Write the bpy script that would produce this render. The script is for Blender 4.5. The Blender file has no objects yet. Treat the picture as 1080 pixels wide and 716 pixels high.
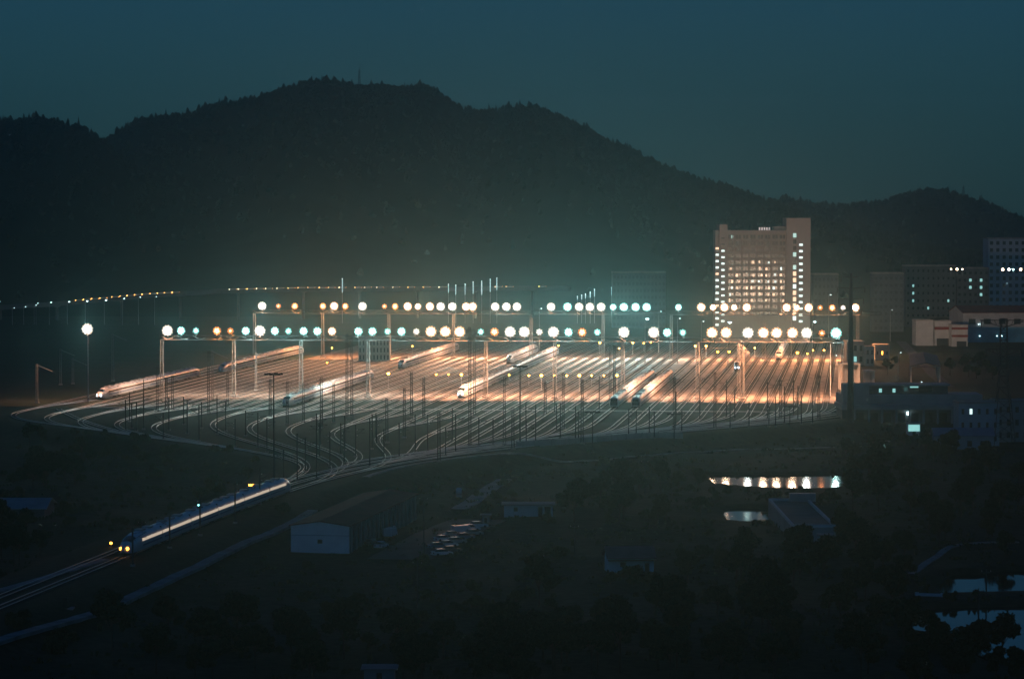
import bpy, math, random
import numpy as np
from mathutils import Vector, Matrix, noise as mnoise

random.seed(7)
rng = np.random.default_rng(7)
scene = bpy.context.scene
col = scene.collection
R = math.radians

# ------------------------------------------------------------------ camera
F = 3400.0            # focal length in pixels of the 1080 px wide photograph
CX, CY, HY = 540.0, 358.0, 228.0
H = 66.0              # height of the viewpoint above the yard
PITCH = math.atan((CY - HY) / F)
cam_data = bpy.data.cameras.new('camera')
cam = bpy.data.objects.new('camera', cam_data)
col.objects.link(cam)
cam.location = (0, 0, H)
cam.rotation_euler = (math.pi / 2 - PITCH, 0, 0)
cam_data.sensor_width = 36.0
cam_data.lens = F / 1080.0 * 36.0
cam_data.clip_start = 1.0
cam_data.clip_end = 12000.0
scene.camera = cam
cp, sp = math.cos(PITCH), math.sin(PITCH)


def ray(x, y):
    return Vector((x - CX, F * cp + (CY - y) * sp, -F * sp + (CY - y) * cp))


def at(x, y, z=0.0):
    d = ray(x, y)
    t = (z - H) / d.z
    return Vector((d.x * t, d.y * t, z))


def at_depth(x, y, D):
    d = ray(x, y)
    t = D / d.y
    return Vector((d.x * t, D, H + d.z * t))


# ------------------------------------------------------------------ materials
MATS = {}


def mat(name, color, rough=0.8, metal=0.0, var=0.25, scale=1.0, emit=None, strength=0.0, bump=0.0, spec=0.5, color2=None):
    if name in MATS:
        return MATS[name]
    m = bpy.data.materials.new(name)
    m.use_nodes = True
    nt = m.node_tree
    b = nt.nodes['Principled BSDF']
    b.inputs['Roughness'].default_value = rough
    b.inputs['Metallic'].default_value = metal
    b.inputs['Specular IOR Level'].default_value = spec
    if var > 0:
        tc = nt.nodes.new('ShaderNodeTexCoord')
        nz = nt.nodes.new('ShaderNodeTexNoise')
        nz.inputs['Scale'].default_value = scale
        nz.inputs['Detail'].default_value = 6
        nt.links.new(tc.outputs['Object'], nz.inputs['Vector'])
        rp = nt.nodes.new('ShaderNodeValToRGB')
        c2 = color2 or tuple(c * (1 + var) for c in color)
        c1 = tuple(c * (1 - var) for c in color) if color2 is None else color
        rp.color_ramp.elements[0].position = 0.32
        rp.color_ramp.elements[1].position = 0.68
        rp.color_ramp.elements[0].color = (*c1, 1)
        rp.color_ramp.elements[1].color = (*[min(1, c) for c in c2], 1)
        nt.links.new(nz.outputs['Fac'], rp.inputs['Fac'])
        nt.links.new(rp.outputs['Color'], b.inputs['Base Color'])
        if bump > 0:
            bp = nt.nodes.new('ShaderNodeBump')
            bp.inputs['Strength'].default_value = bump
            nt.links.new(nz.outputs['Fac'], bp.inputs['Height'])
            nt.links.new(bp.outputs['Normal'], b.inputs['Normal'])
    else:
        b.inputs['Base Color'].default_value = (*color, 1)
    if emit is not None:
        b.inputs['Emission Color'].default_value = (*emit, 1)
        b.inputs['Emission Strength'].default_value = strength
    MATS[name] = m
    return m


def lamp_mat(name, c, s, sample=True):
    m = mat(name, (0.8, 0.8, 0.8), 0.3, var=0, emit=c, strength=s)
    if not sample:
        m.cycles.emission_sampling = 'NONE'
    return m


M_STEEL = mat('galvanised_steel', (0.42, 0.43, 0.43), 0.5, 0.3, 0.12, 0.8)
M_PALE = mat('pale_painted_steel', (0.62, 0.62, 0.60), 0.5, 0.0, 0.1, 0.6)
M_DARK = mat('dark_mast_steel', (0.05, 0.055, 0.058), 0.65, 0.2, 0.25, 0.7)
M_RAIL = mat('rail_steel', (0.62, 0.61, 0.60), 0.30, 1.0, 0.1, 0.08)
M_BED = mat('ballast_bed', (0.16, 0.15, 0.14), 0.9, 0, 0.35, 0.6, bump=0.4)
M_WHITE = mat('train_white', (0.78, 0.79, 0.80), 0.28, 0, 0.04, 0.2)
M_GLASS = mat('dark_glass', (0.015, 0.018, 0.022), 0.12, 0, 0, spec=0.8)
M_UNDER = mat('underframe_grey', (0.07, 0.07, 0.075), 0.7, 0, 0.2, 1.0)
M_BLUE = mat('train_blue_stripe', (0.05, 0.12, 0.3), 0.35, 0, 0.1, 0.3)
M_RUBBER = mat('tyre_rubber', (0.02, 0.02, 0.02), 0.8, 0, 0.2, 2)
M_WALLW = mat('white_render_wall', (0.62, 0.66, 0.68), 0.85, 0, 0.12, 0.35)
M_WALLG = mat('grey_render_wall', (0.34, 0.36, 0.36), 0.85, 0, 0.15, 0.25)
M_CONC = mat('weathered_concrete', (0.30, 0.29, 0.275), 0.85, 0, 0.2, 0.2, bump=0.1)
M_TOWER = mat('tower_cream_tile', (0.27, 0.25, 0.24), 0.75, 0, 0.07, 0.1)
M_REDROOF = mat('rust_red_roof', (0.17, 0.025, 0.022), 0.9, 0, 0.25, 0.25)
M_BROWNROOF = mat('brown_tin_roof', (0.12, 0.055, 0.045), 0.6, 0, 0.25, 0.3)
M_GREYROOF = mat('grey_sheet_roof', (0.25, 0.30, 0.33), 0.55, 0, 0.15, 0.3)
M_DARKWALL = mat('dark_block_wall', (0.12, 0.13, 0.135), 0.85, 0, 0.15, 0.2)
M_TRUNK = mat('bark', (0.06, 0.045, 0.035), 0.9, 0, 0.3, 2)
M_LEAF = mat('foliage', (0.028, 0.048, 0.024), 0.8, 0, 0.35, 0.9, spec=0.15)
M_LEAF2 = mat('foliage_olive', (0.05, 0.06, 0.028), 0.8, 0, 0.3, 0.9, spec=0.15)
M_FOREST = mat('hill_forest', (0.02, 0.034, 0.026), 0.95, 0, 0.3, 0.02, spec=0.05)
M_PATH = mat('worn_concrete_path', (0.26, 0.26, 0.25), 0.85, 0, 0.35, 0.25)
M_ASPH = mat('asphalt', (0.055, 0.055, 0.057), 0.8, 0, 0.25, 0.2)
M_WIRE = mat('cable', (0.03, 0.03, 0.03), 0.6, 0.3, 0)

# lamps: cool metal halide, neutral, warm and sodium orange
LC = {'c': (0.62, 1.0, 0.92), 'w': (1.0, 0.93, 0.82), 'h': (1.0, 0.66, 0.40), 'o': (1.0, 0.30, 0.05)}
LENS_S = 150.0
M_BULB = {k: lamp_mat('floodlight_bulb_' + n, c_, 1.0, False)
          for k, n, c_ in (('c', 'cool', (22, 30, 29)), ('w', 'neutral', (34, 32, 30)), ('h', 'warm', (34, 26, 18)), ('o', 'sodium', (12, 6.5, 2.6)))}
# the reflector bowl round each bulb, glowing in the lamp's own colour
M_LENS = {k: lamp_mat('floodlight_reflector_' + n, c_, 1.0, False)
          for k, n, c_ in (('c', 'cool', (0.9, 2.2, 2.0)), ('w', 'neutral', (2.4, 2.0, 1.7)), ('h', 'warm', (2.6, 1.15, 0.55)), ('o', 'sodium', (1.7, 0.36, 0.04)))}
M_YEL = lamp_mat('yellow_lamp_glow', (1.0, 0.45, 0.03), 22.0)
M_LED = lamp_mat('led_glow', (0.65, 0.95, 1.0), 9.0)
M_LEDS = lamp_mat('led_small_glow', (0.7, 0.95, 1.0), 5.0, False)
M_AMB = lamp_mat('amber_lamp_glow', (1.0, 0.36, 0.04), 9.0)
M_HEAD = lamp_mat('headlight_glow', (0.75, 0.92, 1.0), 14.0)
M_TEALW = lamp_mat('lit_window_teal', (0.40, 0.90, 0.85), 0.75, False)
M_WINC = lamp_mat('lit_window_cool', (0.72, 0.98, 0.95), 1.3, False)
M_WINW = lamp_mat('lit_window_warm', (1.0, 0.60, 0.36), 1.3, False)
M_WIND = mat('unlit_window', (0.03, 0.035, 0.04), 0.2, 0, 0, spec=0.6)


# ------------------------------------------------------------------ mesh helper
class MB:
    def __init__(s):
        s.v, s.f = [], []

    def add(s, vs, fs):
        o = len(s.v)
        s.v.extend([tuple(p) for p in vs])
        s.f.extend([tuple(i + o for i in f) for f in fs])
        return s

    def box(s, x0, x1, y0, y1, z0, z1):
        return s.add([(x0, y0, z0), (x1, y0, z0), (x1, y1, z0), (x0, y1, z0), (x0, y0, z1), (x1, y0, z1), (x1, y1, z1), (x0, y1, z1)],
                     [(0, 3, 2, 1), (4, 5, 6, 7), (0, 1, 5, 4), (1, 2, 6, 5), (2, 3, 7, 6), (3, 0, 4, 7)])

    def cbox(s, c, sx, sy, sz):
        return s.box(c[0] - sx / 2, c[0] + sx / 2, c[1] - sy / 2, c[1] + sy / 2, c[2] - sz / 2, c[2] + sz / 2)

    def tube(s, a, b, r0, r1=None, n=6, cap=True):
        a, b = Vector(a), Vector(b)
        r1 = r0 if r1 is None else r1
        d = (b - a).normalized()
        u = d.cross(Vector((0, 0, 1)) if abs(d.z) < 0.9 else Vector((1, 0, 0))).normalized()
        w = d.cross(u)
        vs = []
        for c, r in ((a, r0), (b, r1)):
            for i in range(n):
                t = 2 * math.pi * i / n
                vs.append(c + u * (r * math.cos(t)) + w * (r * math.sin(t)))
        fs = [(i, n + i, n + (i + 1) % n, (i + 1) % n) for i in range(n)]
        if cap:
            fs += [tuple(range(n)), tuple(range(2 * n - 1, n - 1, -1))]
        return s.add(vs, fs)

    def lathe(s, c, prof, n=10, axis='z'):
        """rings (r, h) round an axis through c"""
        vs = []
        for r, h in prof:
            for i in range(n):
                t = 2 * math.pi * i / n
                p = (r * math.cos(t), r * math.sin(t), h)
                if axis == 'y':
                    p = (p[0], h, p[1])
                if axis == 'x':
                    p = (h, p[0], p[1])
                vs.append((c[0] + p[0], c[1] + p[1], c[2] + p[2]))
        fs = []
        for j in range(len(prof) - 1):
            for i in range(n):
                fs.append((j * n + i, j * n + (i + 1) % n, (j + 1) * n + (i + 1) % n, (j + 1) * n + i))
        fs.append(tuple(range(n - 1, -1, -1)))
        fs.append(tuple((len(prof) - 1) * n + i for i in range(n)))
        return s.add(vs, fs)

    def prism(s, poly, y0, y1, top_in=0.0, zref=None):
        """polygon in x,z extruded along y"""
        n = len(poly)
        vs = [(p[0], y0, p[1]) for p in poly] + [(p[0], y1, p[1]) for p in poly]
        fs = [(i, (i + 1) % n, n + (i + 1) % n, n + i) for i in range(n)] + [tuple(range(n - 1, -1, -1)), tuple(range(n, 2 * n))]
        return s.add(vs, fs)

    def lattice(s, p0, p1, w0, w1, r, steps, rb=None):
        """square lattice column from p0 to p1"""
        p0, p1 = Vector(p0), Vector(p1)
        rb = rb or r * 0.6
        d = (p1 - p0)
        ax = d.normalized()
        u = ax.cross(Vector((0, 1, 0)) if abs(ax.y) < 0.9 else Vector((1, 0, 0))).normalized()
        w = ax.cross(u)

        def cor(t, i):
            hw = (w0 + (w1 - w0) * t) / 2
            sx, sy = ((-1, -1), (1, -1), (1, 1), (-1, 1))[i % 4]
            return p0 + d * t + u * (sx * hw) + w * (sy * hw)
        for i in range(4):
            s.tube(cor(0, i), cor(1, i), r, n=4)
        for k in range(steps):
            t0, t1 = k / steps, (k + 1) / steps
            for i in range(4):
                if (k + i) % 2:
                    s.tube(cor(t0, i), cor(t1, i + 1), rb, n=3, cap=False)
                else:
                    s.tube(cor(t0, i + 1), cor(t1, i), rb, n=3, cap=False)
                s.tube(cor(t1, i), cor(t1, i + 1), rb, n=3, cap=False)
        return s

    def mesh(s, name, m):
        me = bpy.data.meshes.new(name)
        me.from_pydata(s.v, [], s.f)
        me.materials.append(m)
        me.update()
        return me

    def build(s, name, m, parent=None, smooth=False):
        me = s.mesh(name, m)
        if smooth:
            for p in me.polygons:
                p.use_smooth = True
        o = bpy.data.objects.new(name, me)
        col.objects.link(o)
        if parent is not None:
            o.parent = parent
        return o


def put(name, me, parent=None, loc=(0, 0, 0), rz=0.0):
    o = bpy.data.objects.new(name, me)
    col.objects.link(o)
    o.location = loc
    o.rotation_euler = (0, 0, rz)
    if parent is not None:
        o.parent = parent
    return o


def tag(o, label, cat, group=None, kind=None):
    if label:
        o['label'] = label
    if cat:
        o['category'] = cat
    if group:
        o['group'] = group
    if kind:
        o['kind'] = kind
    return o


def thing(name, label, cat, loc=(0, 0, 0), rz=0.0, group=None):
    o = bpy.data.objects.new(name, None)
    col.objects.link(o)
    o.location = loc
    o.rotation_euler = (0, 0, rz)
    o.empty_display_size = 0.5
    return tag(o, label, cat, group)


KIDS = {}


def copy_tree(o, parent=None):
    c = o.copy()
    col.objects.link(c)
    if parent is not None:
        c.parent = parent
    for ch in list(o.children):
        copy_tree(ch, c)
    return c


ONES = ['', 'first', 'second', 'third', 'fourth', 'fifth', 'sixth', 'seventh', 'eighth', 'ninth', 'tenth', 'eleventh', 'twelfth',
        'thirteenth', 'fourteenth', 'fifteenth', 'sixteenth', 'seventeenth', 'eighteenth', 'nineteenth']
TENS = {20: ('twentieth', 'twenty'), 30: ('thirtieth', 'thirty'), 40: ('fortieth', 'forty'), 50: ('fiftieth', 'fifty'), 60: ('sixtieth', 'sixty'),
        70: ('seventieth', 'seventy'), 80: ('eightieth', 'eighty'), 90: ('ninetieth', 'ninety')}


def ordw(n):
    if n < 20:
        return ONES[n]
    t, o = n // 10 * 10, n % 10
    return TENS[t][0] if o == 0 else TENS[t][1] + '-' + ONES[o]


def screen_x(p):
    return p[0] / max(1.0, p[1])


def number(objs, template, group=None, cat=None):
    """give each of a set its place in the row, counted from the left"""
    for i, o in enumerate(sorted(objs, key=lambda q: screen_x(q.location))):
        o['label'] = template.format(ordw(i + 1))
        if group:
            o['group'] = group
        if cat:
            o['category'] = cat


# ------------------------------------------------------------------ track layout (plan, metres)
SL = 365.0 / F            # yard tracks all run this much to the right per metre of depth
D1, D2 = 1170.0, 1495.0   # the two light bridges
RD = Vector((SL, 1, 0)).normalized()
RE = Vector((1, -SL, 0)).normalized()


def catmull(pts, step=4.0):
    P = [np.array(p, float) for p in pts]
    P = [2 * P[0] - P[1]] + P + [2 * P[-1] - P[-2]]
    out = []
    for i in range(1, len(P) - 2):
        n = max(2, int(np.linalg.norm(P[i + 1] - P[i]) / step))
        for j in range(n):
            t = j / n
            out.append(0.5 * ((2 * P[i]) + (-P[i - 1] + P[i + 1]) * t + (2 * P[i - 1] - 5 * P[i] + 4 * P[i + 1] - P[i + 2]) * t * t
                              + (-P[i - 1] + 3 * P[i] - 3 * P[i + 1] + P[i + 2]) * t ** 3))
    out.append(P[-2])
    return np.array(out)


def gp(x, y, z=0.0):
    p = at(x, y, z)
    return (p.x, p.y)


# main lead runs from the right end of the yard to the lower left; the left lead joins it
MAIN = catmull([gp(905, 437), gp(850, 444), gp(760, 452), gp(640, 463), gp(540, 473), gp(430, 488), gp(335, 509), gp(250, 539), gp(130, 588), gp(0, 641), gp(-120, 690), gp(-260, 745)])
LEFT = catmull([gp(62, 432), gp(85, 443), gp(125, 455), gp(185, 465), gp(250, 474), gp(298, 483), gp(319, 491), gp(316, 499), gp(298, 511), gp(262, 528), gp(200, 556)])


def offset(path, d):
    t = np.gradient(path, axis=0)
    t /= np.linalg.norm(t, axis=1)[:, None]
    nrm = np.stack([-t[:, 1], t[:, 0]], 1)
    return path + nrm * d


def bez(p0, t0, p1, t1, n=18):
    p0, t0, p1, t1 = map(lambda q: np.array(q, float), (p0, t0, p1, t1))
    L = np.linalg.norm(p1 - p0) * 0.38
    a, b = p0 + t0 * L, p1 - t1 * L
    s = np.linspace(0, 1, n)[:, None]
    return (1 - s) ** 3 * p0 + 3 * (1 - s) ** 2 * s * a + 3 * (1 - s) * s * s * b + s ** 3 * p1


YARD_X = []
x = 78.0
gaps = {26: 2.2, 39: 2.5, 21: 1.5}
Xr = (84 - 540) / (F / D1)
idx = 0
while Xr < (889 - 540) / (F / D1):
    YARD_X.append(Xr)
    Xr += 5.0 + gaps.get(idx, 0)
    idx += 1
TRACKS = []
lead_t = np.array([-SL, -1.0]) / math.hypot(SL, 1)


def line_at(Xi, D):
    return np.array([Xi + SL * (D - D1), D])


def at_D(path, D):
    return int(np.argmin(np.abs(path[:, 1] - D)))


for i, Xi in enumerate(YARD_X):
    far = 1690.0 if Xi > -60 else (1600.0 if Xi > -110 else 1480.0)
    start = line_at(Xi, far)
    gi = i % 3
    if Xi < 5 and gi:
        # joins its neighbour before the neighbour swings away
        Xl = YARD_X[i - gi]
        u = (Xl + 160) / 76.0 if Xl < -84 else (Xl + 84) / 92.0
        Dl = (1092 - 70 * u) if Xl < -84 else (1058 - 110 * u)
        Dl += 8
        bend = line_at(Xi, Dl + 28 + 22 * gi)
        cur = bez(bend, lead_t, line_at(Xl, Dl), lead_t, 16)
        TRACKS.append(np.vstack([start[None], line_at(Xi, (far + bend[1]) / 2)[None], cur]))
        continue
    if Xi < 8:
        # these swing right towards the throat
        if Xi < -84:
            u = (Xi + 160) / 76.0
            lead = LEFT
            Db, Dj = 1092 - 70 * u, 972 - 98 * u
        else:
            u = (Xi + 84) / 92.0
            lead = offset(MAIN, -4.5 * (i // 3 % 3))
            Db, Dj = 1058 - 110 * u, 775 + 75 * u + 9 * (i // 3 % 3)
        bend = line_at(Xi, Db)
        q = max(1, min(at_D(lead, Dj), len(lead) - 2))
    else:
        lead = offset(MAIN, -4.5 * (i % 4))
        d = lead[:, 0] - (Xi + SL * (lead[:, 1] - D1))
        j = int(np.argmin(np.abs(d)))
        bend = line_at(Xi, min(lead[j, 1] + 58, 1135))
        L = np.linalg.norm(bend - lead[j])
        acc, q = 0.0, j
        while q < len(lead) - 2 and acc < L * 0.9:
            acc += np.linalg.norm(lead[q + 1] - lead[q])
            q += 1
        q = max(1, min(q, len(lead) - 2))
    tq = lead[q + 1] - lead[q - 1]
    tq /= np.linalg.norm(tq)
    cur = bez(bend, lead_t, lead[q], tq, 24)
    TRACKS.append(np.vstack([start[None], line_at(Xi, (far + bend[1]) / 2)[None], cur]))
LEADS = [MAIN] + [offset(MAIN, -4.5 * k)[: -1] for k in (1, 2, 3)] + [LEFT]
# the outer leads stop where the yard narrows
LEADS[3] = LEADS[3][: at_D(MAIN, 850)]
LEADS[2] = LEADS[2][: at_D(MAIN, 770)]
ALLP = np.vstack([p for p in LEADS] + [t[2:] for t in TRACKS])

# ------------------------------------------------------------------ ground height
WATER = -4.3
LOW = -3.4
# ponds: polygons in plan from the photograph's shore lines
def poly_at(pts, z):
    return np.array([gp(a, b, z) for a, b in pts])


POND_A = poly_at([(744, 505), (752, 501), (790, 502), (840, 501), (886, 500), (892, 508), (884, 516), (850, 517), (800, 515), (760, 512)], WATER)
POND_B = poly_at([(762, 543), (768, 537), (790, 536), (815, 538), (838, 536), (836, 549), (818, 548), (792, 551), (770, 549)], WATER)
POND_C = poly_at([(1005, 606), (1030, 606), (1060, 602), (1120, 603), (1160, 612), (1150, 628), (1080, 628), (1005, 628), (985, 620)], WATER)
POND_D = poly_at([(962, 645), (1000, 641), (1060, 640), (1150, 641), (1200, 700), (1060, 705), (1000, 670), (965, 665)], WATER)
PONDS = [POND_A, POND_B, POND_C, POND_D]


def inside(poly, X, Y):
    c = np.zeros(X.shape, bool)
    n = len(poly)
    for i in range(n):
        x0, y0 = poly[i]
        x1, y1 = poly[(i + 1) % n]
        cond = ((y0 > Y) != (y1 > Y)) & (X < (x1 - x0) * (Y - y0) / (y1 - y0 + 1e-12) + x0)
        c ^= cond
    return c


def seg_dist(poly, X, Y, closed=True):
    out = np.full(X.shape, 1e9)
    n = len(poly)
    for i in range(n if closed else n - 1):
        a, b = poly[i], poly[(i + 1) % n]
        ab = b - a
        t = np.clip(((X - a[0]) * ab[0] + (Y - a[1]) * ab[1]) / (ab @ ab + 1e-9), 0, 1)
        out = np.minimum(out, np.hypot(X - a[0] - t * ab[0], Y - a[1] - t * ab[1]))
    return out


def sst(a, b, x):
    t = np.clip((x - a) / (b - a), 0, 1)
    return t * t * (3 - 2 * t)


SUB = ALLP


def wob(X, Y):
    return (np.sin(X * 0.071 + 1.3 * np.sin(Y * 0.043)) + np.sin(Y * 0.057 + 2.1 * np.sin(X * 0.031 + 1)) + 0.6 * np.sin(X * 0.21 + Y * 0.17)) / 2.6


def ground_z(X, Y):
    X, Y = np.asarray(X, float), np.asarray(Y, float)
    shp = X.shape
    X, Y = X.ravel(), Y.ravel()
    d = np.full(X.shape, 1e9)
    near = (Y < 1130) & (Y > 250)
    if near.any():
        xn, yn = X[near], Y[near]
        dn = np.full(xn.shape, 1e9)
        for p in SUB:
            dn = np.minimum(dn, (xn - p[0]) ** 2 + (yn - p[1]) ** 2)
        d[near] = np.sqrt(dn)
    emb = sst(8, 18, d) * (1 - sst(1010, 1075, Y))
    rough = 0.45 * wob(X, Y)
    z = emb * (LOW + rough)
    # right-hand side of the yard stays level further forward
    for P in PONDS:
        sel = (np.abs(X - P[:, 0].mean()) < 120) & (np.abs(Y - P[:, 1].mean()) < 120)
        if sel.any():
            ins = inside(P, X[sel], Y[sel])
            ds = seg_dist(P, X[sel], Y[sel])
            sd = np.where(ins, ds, -ds)
            k = sst(-1.5, 1.5, sd)
            z[sel] = z[sel] * (1 - k) + (WATER - 1.2) * k
    # the viewpoint's own hill, behind and below the camera
    hill = 62 * (1 - sst(30, 330, np.hypot(X * 0.7, Y)))
    z = np.where(hill > 0.05, np.maximum(z, hill + LOW - 0.4), z)
    return z.reshape(shp)


def gz(x, y):
    return float(ground_z(np.array([x]), np.array([y]))[0])


def on(x, y):
    """pixel -> point on the ground"""
    z = 0.0
    for _ in range(6):
        p = at(x, y, z)
        z = gz(p.x, p.y)
    return Vector((p.x, p.y, z))


def axis(segs):
    out = []
    for a, b, s in segs:
        out.extend(np.arange(a, b, s))
    out.append(segs[-1][1])
    return np.array(out)


gx = axis([(-1500, -300, 60), (-300, -140, 8), (-140, 160, 3.0), (160, 320, 8), (320, 1500, 60)])
gy = axis([(-280, 380, 22), (380, 1080, 3.0), (1080, 1900, 40), (1900, 5400, 250)])
GX, GY = np.meshgrid(gx, gy)
GZ = ground_z(GX, GY)
nx, ny = len(gx), len(gy)
verts = np.stack([GX.ravel(), GY.ravel(), GZ.ravel()], 1)
ii = np.arange(nx * ny).reshape(ny, nx)
faces = np.stack([ii[:-1, :-1].ravel(), ii[:-1, 1:].ravel(), ii[1:, 1:].ravel(), ii[1:, :-1].ravel()], 1)
me = bpy.data.meshes.new('ground')
me.from_pydata(verts.tolist(), [], faces.tolist())
for p in me.polygons:
    p.use_smooth = True
gm = bpy.data.materials.new('rough_grass_and_dirt')
gm.use_nodes = True
nt = gm.node_tree
bs = nt.nodes['Principled BSDF']
bs.inputs['Roughness'].default_value = 0.95
bs.inputs['Specular IOR Level'].default_value = 0.15
geo = nt.nodes.new('ShaderNodeNewGeometry')
n1 = nt.nodes.new('ShaderNodeTexNoise'); n1.inputs['Scale'].default_value = 0.035; n1.inputs['Detail'].default_value = 8
n2 = nt.nodes.new('ShaderNodeTexNoise'); n2.inputs['Scale'].default_value = 0.5; n2.inputs['Detail'].default_value = 5
r1 = nt.nodes.new('ShaderNodeValToRGB')
r1.color_ramp.elements[0].position = 0.40; r1.color_ramp.elements[0].color = (0.028, 0.042, 0.020, 1)
r1.color_ramp.elements[1].position = 0.66; r1.color_ramp.elements[1].color = (0.044, 0.050, 0.038, 1)
r2 = nt.nodes.new('ShaderNodeValToRGB')
r2.color_ramp.elements[0].position = 0.3; r2.color_ramp.elements[0].color = (0.5, 0.5, 0.5, 1)
r2.color_ramp.elements[1].position = 0.75; r2.color_ramp.elements[1].color = (1.3, 1.3, 1.3, 1)
mx = nt.nodes.new('ShaderNodeMix'); mx.data_type = 'RGBA'; mx.blend_type = 'MULTIPLY'; mx.inputs['Factor'].default_value = 1
nt.links.new(geo.outputs['Position'], n1.inputs['Vector'])
nt.links.new(geo.outputs['Position'], n2.inputs['Vector'])
nt.links.new(n1.outputs['Fac'], r1.inputs['Fac'])
nt.links.new(n2.outputs['Fac'], r2.inputs['Fac'])
nt.links.new(r1.outputs['Color'], mx.inputs['A'])
nt.links.new(r2.outputs['Color'], mx.inputs['B'])
nt.links.new(mx.outputs['Result'], bs.inputs['Base Color'])
bp = nt.nodes.new('ShaderNodeBump'); bp.inputs['Strength'].default_value = 0.6
nt.links.new(n2.outputs['Fac'], bp.inputs['Height'])
nt.links.new(bp.outputs['Normal'], bs.inputs['Normal'])
me.materials.append(gm)
o = bpy.data.objects.new('ground', me); col.objects.link(o); o['kind'] = 'structure'


def strip(name, path, w, m, dz=0.03, kind='structure', zflat=None, parent=None):
    """a road or path sheet that lies on the ground"""
    path = np.asarray(path)
    a, b = offset(path, w / 2), offset(path, -w / 2)
    vs, fs = [], []
    za = ground_z(a[:, 0], a[:, 1]); zb = ground_z(b[:, 0], b[:, 1]); zc = ground_z(path[:, 0], path[:, 1])
    for i in range(len(path)):
        z = max(za[i], zb[i], zc[i]) + dz if zflat is None else zflat
        vs += [(a[i, 0], a[i, 1], z), (b[i, 0], b[i, 1], z), (a[i, 0], a[i, 1], z - 0.6), (b[i, 0], b[i, 1], z - 0.6)]
    for i in range(len(path) - 1):
        k, q = i * 4, i * 4 + 4
        fs += [(k + 1, k, q, q + 1)[::-1], (k, k + 2, q + 2, q), (k + 1, q + 1, q + 3, k + 3)]
    o = MB().add(vs, fs).build(name, m, parent)
    if kind:
        o['kind'] = kind
    return o


# concrete floor of the floodlit yard
Y0 = line_at(YARD_X[0] - 3, 1143); Y1 = line_at(YARD_X[-1] + 3, 1143)
def yard_pt(s, D):           # s along the bridge direction
    return line_at(s, D)
ym = bpy.data.materials.new('yard_concrete')
ym.use_nodes = True
nt = ym.node_tree
bs = nt.nodes['Principled BSDF']; bs.inputs['Roughness'].default_value = 0.62; bs.inputs['Specular IOR Level'].default_value = 0.4
geo = nt.nodes.new('ShaderNodeNewGeometry')
mp = nt.nodes.new('ShaderNodeMapping'); mp.inputs['Rotation'].default_value = (0, 0, math.atan(SL)); mp.inputs['Scale'].default_value = (0.4, 0.05, 0.4)
n1 = nt.nodes.new('ShaderNodeTexNoise'); n1.inputs['Scale'].default_value = 1.0; n1.inputs['Detail'].default_value = 6
r1 = nt.nodes.new('ShaderNodeValToRGB')
r1.color_ramp.elements[0].position = 0.3; r1.color_ramp.elements[0].color = (0.07, 0.06, 0.053, 1)
r1.color_ramp.elements[1].position = 0.7; r1.color_ramp.elements[1].color = (0.22, 0.19, 0.165, 1)
nt.links.new(geo.outputs['Position'], mp.inputs['Vector']); nt.links.new(mp.outputs['Vector'], n1.inputs['Vector'])
nt.links.new(n1.outputs['Fac'], r1.inputs['Fac']); nt.links.new(r1.outputs['Color'], bs.inputs['Base Color'])
sL, sR = YARD_X[0] - 3, YARD_X[-1] + 4


def sheet(name, s0, s1, Da, Db, m, z, t=0.3):
    pts = []
    for (s, D) in ((s0, Da), (s1, Da), (s1, Db), (s0, Db)):
        q = line_at(s, D - SL * s)
        pts.append((q[0], q[1]))
    vs = [(p[0], p[1], z) for p in pts] + [(p[0], p[1], z - t) for p in pts]
    o = MB().add(vs, [(0, 1, 2, 3), (0, 4, 5, 1), (1, 5, 6, 2), (2, 6, 7, 3), (3, 7, 4, 0)]).build(name, m)
    o['kind'] = 'structure'
    return o


sheet('yard_floor', sL + 30, sR, 1146, 1690, ym, 0.03)
pale = mat('crossing_slab', (0.40, 0.38, 0.35), 0.7, 0, 0.15, 0.15)
sheet('crossing_pavement', sL + 60, sR, 1440, 1500, pale, 0.05)
sheet('access_path', sL + 20, sR - 20, 1094, 1097, pale, 0.20)

# ------------------------------------------------------------------ railway tracks
RAILP = [(-0.05, 0.0), (-0.05, 0.13), (-0.04, 0.16), (-0.016, 0.175), (0.016, 0.175), (0.04, 0.16), (0.05, 0.13), (0.05, 0.0)]


def sweep_rail(mb, path, d, z0):
    off = [offset(path, d + u) for u, v in RAILP]
    n = len(RAILP)
    vs, fs = [], []
    for i in range(len(path)):
        vs += [(off[c][i, 0], off[c][i, 1], z0 + RAILP[c][1]) for c in range(n)]
    for i in range(len(path) - 1):
        for c in range(n - 1):
            fs.append((i * n + c, i * n + n + c, i * n + n + c + 1, i * n + c + 1))
    mb.add(vs, fs)


def sweep_box(mb, path, d, w, z0, z1):
    a, b = offset(path, d + w / 2), offset(path, d - w / 2)
    vs, fs = [], []
    for i in range(len(path)):
        vs += [(a[i, 0], a[i, 1], z1), (b[i, 0], b[i, 1], z1), (b[i, 0], b[i, 1], z0), (a[i, 0], a[i, 1], z0)]
    for i in range(len(path) - 1):
        k, q = i * 4, i * 4 + 4
        for c in range(4):
            fs.append((k + c, k + (c + 1) % 4, q + (c + 1) % 4, q + c))
    fs += [(0, 3, 2, 1), (len(path) * 4 - 4, len(path) * 4 - 3, len(path) * 4 - 2, len(path) * 4 - 1)]
    mb.add(vs, fs)


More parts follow.
